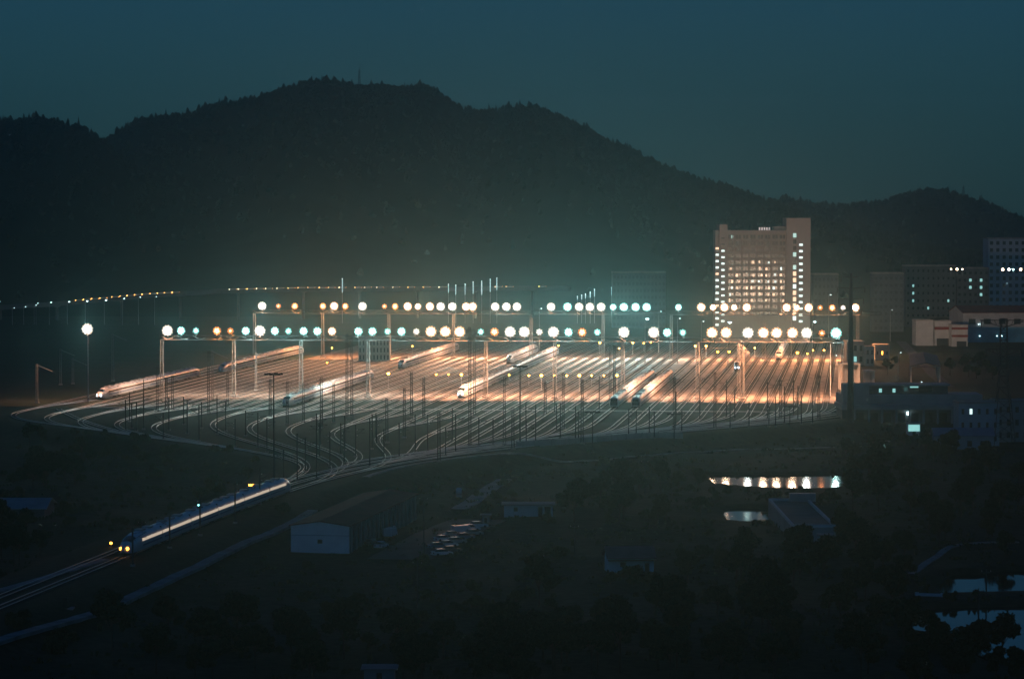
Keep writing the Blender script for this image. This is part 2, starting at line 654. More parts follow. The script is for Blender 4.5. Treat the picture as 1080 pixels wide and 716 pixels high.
bedm = bpy.data.materials.new('sleepers_in_ballast')
bedm.use_nodes = True
nt = bedm.node_tree
bs = nt.nodes['Principled BSDF']; bs.inputs['Roughness'].default_value = 0.95; bs.inputs['Specular IOR Level'].default_value = 0.08
geo = nt.nodes.new('ShaderNodeNewGeometry')
n1 = nt.nodes.new('ShaderNodeTexNoise'); n1.inputs['Scale'].default_value = 0.25; n1.inputs['Detail'].default_value = 8
r1 = nt.nodes.new('ShaderNodeValToRGB')
r1.color_ramp.elements[0].position = 0.35; r1.color_ramp.elements[0].color = (0.035, 0.034, 0.033, 1)
r1.color_ramp.elements[1].position = 0.68; r1.color_ramp.elements[1].color = (0.085, 0.08, 0.075, 1)
nt.links.new(geo.outputs['Position'], n1.inputs['Vector']); nt.links.new(n1.outputs['Fac'], r1.inputs['Fac'])
nt.links.new(r1.outputs['Color'], bs.inputs['Base Color'])


def track(path, i, label, group):
    t = thing('railway_track', label, 'railway track', (path[-1][0], path[-1][1], 0), 0, group)
    P = np.asarray(path) - np.array([path[-1][0], path[-1][1]])
    dz = 0.10 + (i % 10) * 0.006
    bed = MB()
    sweep_box(bed, P, 0, 2.7, -0.3, dz)
    bed.build('sleeper_bed', bedm, t)
    for s in (-1, 1):
        r = MB()
        sweep_rail(r, P, s * 0.76, dz - 0.01)
        r.build('rail', M_RAIL, t, True)
    return t


ts = [track(p, i, '', 'tracks through the yard') for i, p in enumerate(TRACKS)]
for i, t in enumerate(ts):
    t['label'] = f'steel railway track under the floodlights, {ordw(i + 1)} from the left of the yard'
lead_labels = ['outermost curved lead track along the near edge of the yard', 'second curved lead track in from the near edge of the yard',
               'third curved lead track in from the near edge of the yard', 'short inner lead track beside the yard fan',
               'curved lead track collecting the left-hand yard tracks']
for i, p in enumerate(LEADS):
    track(p, i + 5 if i < 4 else 3, lead_labels[i], 'lead tracks in front of the yard')

# ------------------------------------------------------------------ floodlights and light bridges
ROW1 = [(176.2, 2, 'w'), (190.7, 1, 'c'), (206.4, 0, 'c'), (228.5, 1, 'o'), (242.8, 0, 'o'), (258.9, 1, 'c'), (273.9, 2, 'w'), (289.7, 1, 'c'),
        (304, 0, 'c'), (320, 1, 'c'), (334.5, 1, 'c'), (350, 1, 'h'), (377.8, 1, 'c'), (392.6, 1, 'c'), (408.6, 0, 'c'), (423.4, 1, 'c'), (439, 0, 'w'),
        (454.4, 2, 'h'), (469.6, 2, 'h'), (484.9, 2, 'h'), (507, 0, 'c'), (521.5, 1, 'o'), (538, 2, 'w'), (553, 2, 'w'), (568.9, 0, 'w'), (583.7, 2, 'w'),
        (599.6, 1, 'c'), (614, 1, 'o'), (630, 0, 'c'), (658, 2, 'w'), (689.4, 2, 'w'), (703.7, 1, 'c'), (720.3, 0, 'c'), (751, 2, 'h'), (766, 2, 'h'),
        (789, 2, 'w'), (805.3, 2, 'h'), (819.3, 2, 'h'), (836, 2, 'h'), (851, 2, 'w'), (867, 0, 'o'), (882, 2, 'c')]
ROW2 = [(276.3, 2, 'w'), (293.5, 0, 'o'), (310.8, 1, 'o'), (340.4, 1, 'o'), (352.3, 2, 'h'), (364.1, 1, 'o'), (382.2, 2, 'w'), (405.4, 0, 'o'),
        (416.6, 1, 'o'), (430, 2, 'h'), (440.7, 1, 'h'), (453.3, 2, 'h'), (464.7, 2, 'w'), (477, 2, 'w'), (491.6, 2, 'h'), (498.5, 2, 'h'), (522.2, 2, 'w'),
        (534, 2, 'w'), (545.2, 2, 'w'), (581.2, 2, 'w'), (598.5, 2, 'c'), (610.8, 2, 'w'), (622.2, 2, 'w'), (634, 2, 'w'), (646.7, 1, 'c'), (658, 2, 'c'),
        (670.4, 2, 'c'), (682, 2, 'c'), (715.6, 1, 'c'), (739.6, 2, 'h'), (752.1, 1, 'h'), (764, 2, 'h'), (774.4, 1, 'h'), (787.7, 2, 'h'), (829.8, 2, 'h'),
        (840.4, 1, 'h'), (853, 2, 'h'), (865.2, 0, 'o'), (877.8, 1, 'o'), (889.3, 0, 'w'), (902.2, 2, 'h')]
CNAME = {'c': 'cool white', 'w': 'white', 'h': 'warm white', 'o': 'orange'}
SNAME = ['small', 'medium', 'large']


def head_meshes(c):
    # one lamp head: a bowl housing with a convex lens, pointing at -y
    h = MB(); h.lathe((0, 0, 0), [(0.12, 0.42), (0.30, 0.38), (0.52, 0.06), (0.55, 0.0), (0.50, 0.0), (0.30, 0.05)], 10, 'y')
    l = MB(); l.lathe((0, 0, 0), [(0.54, 0.0), (0.42, -0.08), (0.12, -0.10)], 10, 'y')
    q = 0.8 if c == 'o' else 1.1
    g = MB(); g.lathe((0, -0.14, 0), [(0.30 * q, 0.10), (0.34 * q, 0.0), (0.26 * q, -0.10), (0.08 * q, -0.14)], 7, 'y')
    return h.mesh('lamp_head', M_STEEL), l.mesh('reflector', M_LENS[c]), g.mesh('bulb', M_BULB[c])


HM = {k: head_meshes(k) for k in LC}
def ring(n, r, sc, a0=0.0):
    return [(r * math.sin(R(360 * k / n + a0)), r * math.cos(R(360 * k / n + a0)), sc) for k in range(n)]


# inner heads burn white hot, an added outer ring imitates the coloured halo
INNER = {0: [(0, 0, 0.9)], 1: [(0, 0, 0.6)] + ring(5, 0.52, 0.66, 36), 2: [(0, 0, 0.7)] + ring(7, 0.74, 0.72)}
HALO_RING = {0: ring(7, 0.66, 0.50), 1: ring(9, 0.92, 0.52, 20), 2: ring(11, 1.24, 0.60, 12)}
M_HALO = {k: lamp_mat('floodlight_halo_' + n, c_, 1.0, False)
         for k, n, c_ in (('c', 'cool', (0.30, 0.95, 0.84)), ('w', 'neutral', (1.0, 0.78, 0.60)), ('h', 'warm', (1.2, 0.50, 0.20)), ('o', 'sodium', (1.05, 0.27, 0.03)))}
HALO = {}
for k_ in LC:
    l_ = MB(); l_.lathe((0, 0, 0), [(0.54, 0.0), (0.42, -0.08), (0.12, -0.10)], 10, 'y'); HALO[k_] = l_.mesh('reflector', M_HALO[k_])
FPROTO = {}
SPOT_P = {}


def flood(size, c):
    if (size, c) in FPROTO:
        return copy_tree(FPROTO[(size, c)])
    t = thing('floodlight', '', 'floodlight')
    b = MB()
    b.tube((0, 0.45, -1.7), (0, 0.45, 1.3), 0.09, n=6)
    b.tube((-1.2, 0.45, 0.1), (1.2, 0.45, 0.1), 0.06, n=4)
    b.tube((-0.9, 0.45, -0.6), (0.9, 0.45, -0.6), 0.06, n=4)
    b.cbox((0, 0.45, -1.7), 0.5, 0.5, 0.12)
    b.build('bracket', M_DARK, t)
    for dx, dz, sc in INNER[size]:
        h = put('lamp_head', HM[c][0], t, (dx, 0, dz))
        h.scale = (sc,) * 3
        put('reflector', HM[c][1], h)
        put('bulb', HM[c][2], h)
    for dx, dz, sc in HALO_RING[size]:  # made-up ring of dim heads, glowing as the lamp's coloured halo
        h = put('lamp_head', HM[c][0], t, (dx, 0.1, dz))
        h.scale = (sc,) * 3
        put('reflector', HALO[c], h)
    FPROTO[(size, c)] = t
    return t


LIGHTS = {}
GLOW = {}


def light_data(c, size, row):
    key = (c, size, row)
    if key not in LIGHTS:
        ld = bpy.data.lights.new('flood_beam', 'SPOT')
        ld.color = {'c': (0.72, 1.0, 0.93), 'w': (1.0, 0.46, 0.26), 'h': (1.0, 0.35, 0.14), 'o': (1.0, 0.36, 0.10)}[c]
        ld.energy = (9500, 16000, 31000)[size] * (1.2 if row == 1 else 0.9) * (0.5 if c == 'c' else 1.0)
        ld.spot_size = R(138 if row == 1 else 104)
        ld.spot_blend = 0.15 if row == 1 else 0.35
        ld.shadow_soft_size = 0.6
        LIGHTS[key] = ld
    return LIGHTS[key]


def row_point(px, Dr, z):
    # plan point on the bridge line through (0, Dr) seen at photo column px
    q = (px - CX) / F
    # X = q * s, D = Dr - SL * X (s = distance along the view axis, close to D)
    D = Dr / (1 + SL * q)
    return Vector((q * D * (1 + 0.0), D, z))


ZL = 24.0
yaw_row = -math.atan(SL)


def place_flood(p, size, c, row):
    t = flood(size, c)
    t.location = p
    t.rotation_euler = (0, 0, yaw_row)
    t.scale = (1.35, 1.35, 1.35)
    ld = light_data(c, size, row)
    lo = bpy.data.objects.new('flood_beam', ld)
    col.objects.link(lo)
    lo.parent = t
    sgn = 1 if row == 1 else -1
    lo.location = (0, 1.6 * sgn, -0.4)
    dirv = Vector((0, 0.24, -0.97)) if row == 1 else Vector((0, -0.66, -0.75))
    lo.rotation_euler = dirv.to_track_quat('-Z', 'Y').to_euler()
    pk = (c, size)
    if pk not in GLOW:
        pd = bpy.data.lights.new('halo_beam', 'SPOT')
        pd.color = {'c': (0.35, 1.0, 0.92), 'w': (0.60, 1.0, 0.93), 'h': (1.0, 0.56, 0.32), 'o': (1.0, 0.24, 0.03)}[c]
        pd.energy = (2000, 3900, 7200)[size] * (2.0 if c == 'o' else 1.0)
        pd.spot_size = R(21)
        pd.spot_blend = 1.0
        pd.shadow_soft_size = 0.3
        GLOW[pk] = pd
    po = bpy.data.objects.new('halo_beam', GLOW[pk])
    col.objects.link(po)
    po.parent = t
    # narrow extra beam aimed close to the camera, added for halos in the haze
    aim = Vector((0, 150, 55)) - Vector(p)
    aim.rotate(Matrix.Rotation(-yaw_row, 4, 'Z').to_euler())
    po.rotation_euler = aim.to_track_quat('-Z', 'Y').to_euler()
    if row == 1 and c in 'cw':
        # extra cool spot added to put glints on the tracks before the bridge
        if 'wash' not in GLOW:
            wd = bpy.data.lights.new('front_wash', 'SPOT')
            wd.color = (0.62, 1.0, 0.93); wd.energy = 5200; wd.spot_size = R(52); wd.spot_blend = 0.4; wd.shadow_soft_size = 0.5
            GLOW['wash'] = wd
        wo = bpy.data.objects.new('front_wash', GLOW['wash'])
        col.objects.link(wo)
        wo.parent = t
        wo.location = (0, -1.2, -0.5)
        wo.rotation_euler = Vector((0, -0.86, -0.5)).to_track_quat('-Z', 'Y').to_euler()
    if row == 2 and p.x > 80:
        # the lamps in front of the tall building also shine back on to it
        if 'back' not in GLOW:
            bd = bpy.data.lights.new('back_light', 'SPOT')
            bd.color = (1.0, 0.64, 0.44); bd.energy = 34000; bd.spot_size = R(120); bd.spot_blend = 0.5; bd.shadow_soft_size = 0.5
            GLOW['back'] = bd
        bo = bpy.data.objects.new('back_light', GLOW['back'])
        col.objects.link(bo)
        bo.parent = t
        bo.location = (0, 1.0, 0)
        bo.rotation_euler = Vector((0, 1, -0.05)).to_track_quat('-Z', 'Y').to_euler()
    po.location = (0, -1.2, 0)
    return t


for row, Dr, lst, nm in ((1, D1, ROW1, 'nearer'), (2, D2, ROW2, 'farther')):
    for i, (px, sz, c) in enumerate(lst):
        p = row_point(px, Dr, ZL)
        t = place_flood(p, sz, c, row)
        t['label'] = f'{SNAME[sz]} {CNAME[c]} floodlight, {ordw(i + 1)} from the left on the {nm} light bridge'
        t['group'] = f'floodlights on the {nm} light bridge'


M_COLM = mat('aged_galvanised_column', (0.24, 0.24, 0.235), 0.6, 0, 0.12, 0.6)


def light_bridge(Dr, pxs, px0, px1, label):
    o0 = row_point((px0 + px1) / 2, Dr, 0)
    t = thing('light_bridge', label, 'light bridge', o0, yaw_row)

    def lx(px):
        p = row_point(px, Dr, 0)
        return (p - o0).dot(RE)
    a, b = lx(px0), lx(px1)
    n = int((b - a) / 3.0)
    zb0, zb1 = 20.6, 22.2
    tr = MB()
    for y in (-0.7, 0.7):
        for z in (zb0, zb1):
            tr.tube((a, y + 0.45, z), (b, y + 0.45, z), 0.09, n=4)
        for k in range(n):
            u0, u1 = a + (b - a) * k / n, a + (b - a) * (k + 1) / n
            za, zc = (zb0, zb1) if k % 2 else (zb1, zb0)
            tr.tube((u0, y + 0.45, za), (u1, y + 0.45, zc), 0.05, n=3, cap=False)
    tr.build('truss_beam', M_DARK, t)
    wk = MB(); wk.box(a, b, -0.1, 1.0, zb1 + 0.09, zb1 + 0.15); wk.build('walkway', M_DARK, t)
    for px in pxs:
        c = MB(); c.lattice((lx(px), 0.45, 0), (lx(px), 0.45, zb0), 1.3, 0.9, 0.09, 12, 0.05)
        c.build('lattice_column', M_COLM, t)
        ft = MB(); ft.cbox((lx(px), 0.45, 0.25), 2.4, 2.4, 0.5); ft.build('footing', M_CONC, t)
    return t


light_bridge(D1, (170, 246, 317, 388, 512, 585, 657, 736, 783, 889), 168, 891, 'pale lattice light bridge spanning the tracks, the nearer of two')
light_bridge(D2, (268, 340, 410, 478, 560, 636, 708, 806, 905), 266, 929, 'steel light bridge spanning the tracks farther back')

# high masts with a ring of floodlights: one lit at the far left, others dark
def high_mast(p, h, label, lit=None, group=None, r=0.26):
    t = thing('floodlight_mast', label, 'light mast', p, 0, group)
    b = MB(); b.lathe((0, 0, 0), [(0.55, 0.0), (0.55, 0.35), (r, 0.4), (r * 0.55, h)], 8)
    b.build('pole', M_STEEL if lit else M_DARK, t)
    rg = MB()
    for k in range(12):
        a0, a1 = R(30 * k), R(30 * k + 30)
        rg.tube((1.3 * math.cos(a0), 1.3 * math.sin(a0), h - 0.2), (1.3 * math.cos(a1), 1.3 * math.sin(a1), h - 0.2), 0.07, n=4)
    for k in range(4):
        rg.tube((0, 0, h), (1.3 * math.cos(R(90 * k)), 1.3 * math.sin(R(90 * k)), h - 0.2), 0.06, n=4)
    rg.build('ring_frame', M_STEEL if lit else M_DARK, t)
    if not lit:
        for k in range(6):
            a = R(60 * k + 15)
            hd = MB(); hd.cbox((1.75 * math.cos(a), 1.75 * math.sin(a), h - 0.1), 0.9, 0.8, 0.45)
            hd.build('lamp_head', M_DARK, t)
    return t


pm = at(93, 424, 0)
zt = at_depth(93, 347, pm.y).z
high_mast(pm, zt - 1.0, 'tall lit floodlight mast standing alone at left of the yard', 'w')
t = place_flood(Vector((pm.x, pm.y - 1.6, zt)), 2, 'w', 1)
tag(t, 'large white floodlight on top of the lone mast at far left', 'floodlight')
hm = []
for (px, yb, yt) in ((289, 522, 394), (548.5, 470, 386), (625, 478, 434), (711, 470, 436), (897 - 64, 448, 428)):
    p = at(px, yb, 0) if yb < 515 else on(px, yb)
    zt = at_depth(px, yt, p.y).z
    hm.append(high_mast(p, zt - p.z, '', None, 'unlit light masts in front of the yard', 0.24 if zt - p.z > 15 else 0.16))
number(hm, 'dark unlit floodlight mast in front of the yard, {} from the left')

# small yellow track lamps
yl = []


def yard_lamp_proto():
    t = thing('track_lamp', '', 'track lamp')
    b = MB(); b.lathe((0, 0, 0), [(0.25, 0), (0.25, 0.15), (0.07, 0.2), (0.05, 3.6)], 6); b.build('post', M_STEEL, t)
    c = MB(); c.lathe((0, 0, 3.9), [(0.1, 0.42), (0.42, 0.30), (0.42, 0.24), (0.36, 0.2)], 8); c.build('hood', M_STEEL, t)
    g = MB(); g.lathe((0, 0, 3.9), [(0.12, -0.34), (0.30, -0.22), (0.36, 0.0), (0.30, 0.19)], 8); g.build('globe', M_YEL, t)
    return t


YL = [(409.6, 394, 1.3), (460, 395, .7), (486.7, 395, 1.1), (473, 395, .5), (537, 395.5, .7), (557.8, 396, .8), (571, 396, 1.2), (584.4, 396, .9), (597.8, 396, .9), (611, 396, 1.4),
      (624, 396, .9), (637, 396, .7), (650.8, 396, 1.1), (632.6, 361.5, 1.1), (667.4, 361.5, 1.2), (679, 362, .8), (686.5, 361, .9), (653, 367.5, .7), (589, 364.5, .7), (733.3, 365, 1.1),
      (744.7, 365, 1.1), (757, 371, 1.1), (769, 371, 1.1), (785, 367, .8), (796, 367, .8), (841, 372, 1.5), (851.5, 373, .7), (857.5, 369.5, .7), (869, 369.5, .9), (345, 382.5, .5), (350, 367, .6), (435, 365, .6), (456, 368, .6)]
proto = None
for k, (px, py, s) in enumerate(YL):
    p = at(px, py, 3.9)
    p.z = 0.05
    o = proto = yard_lamp_proto() if k == 0 else copy_tree(proto)
    o.location = p
    o.scale = (s * 1.15, s * 1.15, 1.0)
    o.scale = (0.7 + 0.6 * s,) * 3 if s > 1 else (0.55 + 0.6 * s,) * 3
    pp = at(px, py, 3.9 * o.scale[2])
    o.location = (pp.x, pp.y, 0.05)
    yl.append(o)
a_ = [o for o, q in zip(yl, YL) if q[1] > 385]
b_ = [o for o, q in zip(yl, YL) if q[1] <= 385]
number(a_, 'small yellow track lamp in the middle row, {} from the left', 'yellow track lamps in the middle of the yard')
number(b_, 'small yellow track lamp below the far lights, {} from the left', 'yellow track lamps at the back of the yard')

# ------------------------------------------------------------------ trains
PROF = [(-1.45, 0.35), (-1.60, 0.9), (-1.66, 1.6), (-1.64, 2.2), (-1.55, 2.8), (-1.28, 3.35), (-0.85, 3.68), (-0.3, 3.82)]
PROF = PROF + [(-a, b) for a, b in reversed(PROF)]
CARL = 25.0


def car_shell(nose, blunt=False):
    """carriage along +y from 0 to CARL; the nose is at y = 0"""
    st = []
    if blunt:
        st = [(0.0, 0.80, 3.2, 0.5), (0.15, 0.90, 3.5, 0.4), (0.9, 0.98, 3.72, 0.35), (2.0, 1.0, 3.82, 0.35)]
    elif nose:
        for y, w, top, lo in ((0.0, 0.10, 1.35, 0.95), (0.35, 0.36, 1.75, 0.62), (1.0, 0.58, 2.15, 0.45), (2.2, 0.76, 2.65, 0.36), (4.0, 0.90, 3.15, 0.35), (6.0, 0.97, 3.55, 0.35), (8.5, 1.0, 3.82, 0.35)):
            st.append((y, w, top, lo))
    else:
        st.append((0.0, 1.0, 3.82, 0.35))
    st += [(CARL * 0.55, 1.0, 3.82, 0.35), (CARL - 0.35, 1.0, 3.82, 0.35)]
    vs, fs = [], []
    n = len(PROF)
    for y, w, top, lo in st:
        for a, b in PROF:
            t = (b - 0.35) / (3.82 - 0.35)
            vs.append((a * w, y, lo + (top - lo) * t))
    for j in range(len(st) - 1):
        for i in range(n):
            fs.append((j * n + i, (j + 1) * n + i, (j + 1) * n + (i + 1) % n, j * n + (i + 1) % n))
    fs += [tuple(range(n)), tuple(range(len(st) * n - 1, (len(st) - 1) * n - 1, -1))]
    return MB().add(vs, fs), st


def smooth_by_angle(me, a=35):
    for p in me.polygons:
        p.use_smooth = True
    me.set_sharp_from_angle(angle=R(a))


def car_parts(nose, lit, blunt=False):
    shell, st = car_shell(nose, blunt)
    d = {'carriage': shell.mesh('carriage', M_WHITE)}
    smooth_by_angle(d['carriage'])
    y0 = (9.2 if nose else 1.6) if not blunt else 2.4
    w = MB()
    yw = (8.6 if nose else 0.05) if not blunt else 2.2
    for s in (-1, 1):
        x0, x1 = s * 1.653, s * 1.605
        vs = [(s * 1.668, yw, 2.10), (s * 1.668, CARL - 0.4, 2.10), (s * 1.60, CARL - 0.4, 2.66), (s * 1.60, yw, 2.66)]
        w.add(vs, [(0, 1, 2, 3) if s > 0 else (3, 2, 1, 0)])
    d['window_strip'] = w.mesh('window_strip', lit)
    st_ = MB()
    for s in (-1, 1):
        vs = [(s * 1.645, y0, 1.12), (s * 1.645, CARL - 0.6, 1.12), (s * 1.672, CARL - 0.6, 1.42), (s * 1.672, y0, 1.42)]
        st_.add(vs, [(0, 1, 2, 3) if s > 0 else (3, 2, 1, 0)])
    d['side_stripe'] = st_.mesh('side_stripe', M_BLUE)
    u = MB()
    for yc in (4.2 if nose else 3.6, CARL - 3.8):
        u.cbox((0, yc, 0.18), 2.3, 3.0, 0.55)
        for s in (-1, 1):
            for dy in (-1.1, 1.1):
                u.lathe((s * 0.76, yc + dy, 0.13), [(0.43, -0.08), (0.43, 0.08)], 8, 'x')
    u.cbox((0, CARL / 2, 0.42), 2.2, 9.5, 0.4)
    d['bogies'] = u.mesh('bogies', M_UNDER)
    r = MB()
    for yc in ((13.0, 19.0) if nose else (6.0, 12.5, 19.0)):
        r.cbox((0, yc, 3.93), 1.7, 2.6, 0.3)
    d['roof_unit'] = r.mesh('roof_unit', mat('roof_unit_grey', (0.35, 0.36, 0.37), 0.5, 0, 0.1, 0.5))
    g = MB(); g.box(-1.35, 1.35, CARL - 0.35, CARL + 0.02, 0.6, 3.55)
    d['gangway'] = g.mesh('gangway', M_UNDER)
    if blunt:
        ws = MB(); ws.box(-1.15, 1.15, -0.03, 0.004, 1.9, 2.95); d['windscreen'] = ws.mesh('windscreen', M_GLASS)
        cb = MB(); cb.box(-1.3, 1.3, -0.02, 0.003, 0.7, 1.88); d['cab_front'] = cb.mesh('cab_front', M_UNDER)
        for k, s in enumerate((-1, 1)):
            hl = MB(); hl.lathe((s * 0.8, -0.02, 1.2), [(0.2, 0.0), (0.16, -0.1)], 8, 'y'); d['headlight%d' % k] = hl
    elif nose:
        ws = MB()
        # windscreen wrapped over the nose
        n = len(PROF)
        rows = []
        for y, ww, top, lo in ((2.35, 0.775, 2.72, 0.36), (4.0, 0.90, 3.19, 0.35), (5.2, 0.945, 3.43, 0.35)):
            row = []
            for a, b in PROF[5:11]:
                t = (b - 0.35) / 3.47
                row.append((a * ww * 1.01, y, lo + (top - lo) * t + 0.02))
            rows.append(row)
        vs = sum(rows, [])
        m_ = len(rows[0])
        fs = [(j * m_ + i, (j + 1) * m_ + i, (j + 1) * m_ + i + 1, j * m_ + i + 1) for j in range(2) for i in range(m_ - 1)]
        ws.add(vs, fs)
        d['windscreen'] = ws.mesh('windscreen', M_GLASS)
        for k, s in enumerate((-1, 1)):
            hl = MB(); hl.lathe((s * 0.62, 0.62, 1.40), [(0.34, 0.2), (0.34, -0.1), (0.27, -0.28), (0.1, -0.33)], 8, 'y')
            d['headlight%d' % k] = hl
        pg = MB()
    return d


M_STRIP_LIT = lamp_mat('train_line_glow', (1.0, 0.80, 0.58), 0.55, False)  # window strip glow added as the bright reflected line along the train
CARS = {}


def cars(lit, blunt=False):
    if (lit, blunt) not in CARS:
        m = M_STRIP_LIT if lit else M_GLASS
        CARS[(lit, blunt)] = (car_parts(True, m, blunt), car_parts(False, m))
    return CARS[(lit, blunt)]


pant = MB()
for s in (-1, 1):
    pant.tube((s * 0.7, 12.5, 3.85), (s * 0.5, 14.0, 4.6), 0.05, n=4)
    pant.tube((s * 0.5, 14.0, 4.6), (s * 0.4, 12.7, 5.35), 0.05, n=4)
pant.tube((-0.95, 12.7, 5.4), (0.95, 12.7, 5.4), 0.06, n=4)
pant.cbox((0, 12.8, 3.92), 1.8, 2.0, 0.2)
PANT = pant.mesh('pantograph', M_UNDER)


def train(path, ncars, label, lit=False, head=None, group='trains parked in the yard', tail_nose=True, blunt=False):
    """path: plan polyline starting at the nose"""
    path = np.asarray(path, float)
    seg = np.linalg.norm(np.diff(path, axis=0), axis=1)
    cum = np.concatenate([[0], np.cumsum(seg)])

    def pt(s):
        return np.array([np.interp(s, cum, path[:, 0]), np.interp(s, cum, path[:, 1])])
    t = thing('train', label, 'train', (path[0][0], path[0][1], 0.30), 0, group)
    N, Md = cars(lit, blunt)
    for k in range(ncars):
        a, b = pt(k * CARL), pt((k + 1) * CARL)
        rev = tail_nose and k == ncars - 1
        if rev:
            a, b = b, a
        d = b - a
        ang = math.atan2(d[1], d[0]) - math.pi / 2
        kit = N if (k == 0 or rev) else Md
        c = put('carriage', kit['carriage'], t, (a[0] - path[0][0], a[1] - path[0][1], 0), ang)
        for nm, me in kit.items():
            if nm == 'carriage' or nm.startswith('headlight'):
                continue
            if nm == 'gangway' and (k == ncars - 1 or (tail_nose and k == ncars - 2)):
                continue
            put(nm, me, c)
        if k in (2, 5):
            put('pantograph', PANT, c)
        if 'headlight0' in kit:
            for q in ('headlight0', 'headlight1'):
                m = head if (head is not None and k == 0) else M_GLASS
                kit[q].build('headlight', m, c)
    return t


def yline(px, py, back=450, toward=None):
    """nearest yard track under this pixel, as a path from there to the back"""
    p = at(px, py, 0)
    Xi = p.x - SL * (p.y - D1)
    Xn = min(YARD_X, key=lambda q: abs(q - Xi))
    return [line_at(Xn, p.y), line_at(Xn, p.y + back)]


train(yline(97, 422), 7, 'white high-speed train at far left of the yard by the lone light mast', head=M_HEAD)
train(yline(228, 394), 8, 'white train parked far left behind the pale posts')
train(yline(304, 430), 8, 'white train with its nose at the front of the left yard tracks', head=None)
train(yline(427, 389.5), 8, 'white train with a grey nose halfway back in the yard')
train(yline(481, 420.5), 15, 'long white train with two bright headlights in the middle of the yard', head=M_HEAD)
train(yline(532, 384), 5, 'white train far back beside the long train with headlights')
train(yline(648, 430.5), 8, 'left of two white trains side by side right of centre', blunt=True)
train(yline(664, 430.5), 8, 'right of two white trains side by side right of centre', blunt=True)
train(yline(820, 380), 6, 'white train facing forward under the right-hand lights')
train(yline(778, 392), 5, 'white train with lit headlights behind the tall lattice pair at right', head=M_HEAD)
# the train leaving on the lead track at lower left
i0 = int(np.argmin(np.hypot(MAIN[:, 0] - gp(133, 587)[0], MAIN[:, 1] - gp(133, 587)[1])))
kp = MAIN[: i0 + 1][::-1]
tk = train(kp, 6, 'train with amber headlights rounding the curved lead track at lower left', lit=True, head=M_AMB, group=None)

# ------------------------------------------------------------------ masts of the overhead line
def contact_mast_meshes(h):
    a = MB()
    a.box(-0.14, 0.14, -0.18, -0.14, 0, h); a.box(-0.14, 0.14, 0.14, 0.18, 0, h); a.box(-0.02, 0.02, -0.14, 0.14, 0, h)
    b = MB()
    b.tube((0, 0, h - 1.2), (2.6, 0, h - 1.0), 0.05, n=4)
    b.tube((0, 0, h - 2.6), (2.3, 0, h - 1.1), 0.05, n=4)
    b.tube((1.2, 0, h - 1.95), (2.7, 0, h - 2.1), 0.04, n=4)
    c = MB()
    for z in (h - 1.2, h - 2.6):
        c.lathe((0.45, 0, z), [(0.05, -0.15), (0.12, -0.05), (0.12, 0.05), (0.05, 0.15)], 6, 'x')
    f = MB(); f.cbox((0, 0, 0.15), 0.9, 0.9, 0.5)
    return a.mesh('post', M_DARK), b.mesh('cantilever', M_DARK), c.mesh('insulator', M_STEEL), f.mesh('footing', M_CONC)


CMM = {h: contact_mast_meshes(h) for h in (8, 10, 12)}


def contact_mast(p, h):
    hh = min(CMM, key=lambda q: abs(q - h))
    t = thing('catenary_mast', '', 'catenary mast', p, random.choice((0, math.pi)))
    for nm, me in zip(('post', 'cantilever', 'insulator', 'footing'), CMM[hh]):
        put(nm, me, t)
    t.scale = (1, 1, h / hh)
    return t


def lattice_mast_meshes(h, w=0.75):
    a = MB(); a.lattice((0, 0, 0), (0, 0, h), w, w * 0.75, 0.07, int(h / 1.2), 0.04)
    b = MB(); b.tube((-1.6, 0, h - 0.6), (1.6, 0, h - 0.6), 0.06, n=4); b.tube((-1.2, 0, h - 2.0), (1.2, 0, h - 2.0), 0.05, n=4)
    f = MB(); f.cbox((0, 0, 0.15), 1.4, 1.4, 0.6)
    return a.mesh('lattice_post', M_DARK), b.mesh('crossarm', M_DARK), f.mesh('footing', M_CONC)


LMM = {h: lattice_mast_meshes(h) for h in (11, 14, 18, 22)}


def lattice_mast(p, h):
    hh = min(LMM, key=lambda q: abs(q - h))
    t = thing('lattice_mast', '', 'lattice mast', p, random.uniform(-0.2, 0.2))
    for nm, me in zip(('lattice_post', 'crossarm', 'footing'), LMM[hh]):
        put(nm, me, t)
    t.scale = (1, 1, h / hh)
    return t


CMS = [(139, 452, 425), (144, 455, 424), (151.6, 437, 400), (193.6, 448, 418), (212.6, 452, 424), (229, 458, 417), (238, 455, 423), (259, 460, 433), (272, 472, 435), (248, 552, 505), (274, 532, 494),
       (211, 565, 522), (179, 578, 545), (140, 597, 556), (313.5, 507, 457), (334, 505, 436), (338, 470, 436), (375, 482, 448), (390, 492, 441), (396.5, 466, 436), (421, 482, 446), (438, 477, 437),
       (451, 476, 437), (480.5, 477, 437), (470, 481, 451), (322, 498, 462), (363, 488, 452), (565, 468, 426), (585, 436, 396), (607, 467, 428), (632, 432, 396), (663, 466, 431), (671, 470, 433), (719, 468, 434),
       (811, 450, 432), (738, 443, 395), (505, 470, 440), (520, 470, 442), (555, 470, 444), (690, 462, 434), (770, 452, 425), (790, 450, 424), (845, 446, 420), (405, 484, 452), (348, 492, 455), (299, 505, 474)]
LMS = [(166, 434, 386), (175.5, 432, 398), (182, 432, 396), (220, 436, 370), (366, 440, 352), (371, 440, 355), (408, 467, 420), (426.5, 462, 409), (463, 487, 435), (495.5, 470, 345), (500.5, 440, 350), (532, 470, 398),
       (541, 474, 430), (594, 452, 393), (614, 468, 400), (643.5, 424, 363), (648, 424, 364), (711, 466, 398), (754, 452, 392), (779, 420, 362), (784, 420, 366), (823, 442, 400), (863.6, 442, 396), (303, 448, 402), (320, 446, 404),
       (339, 452, 398), (352, 446, 404), (285, 440, 400), (434, 440, 392), (447, 440, 398), (575, 438, 402), (240, 430, 392)]
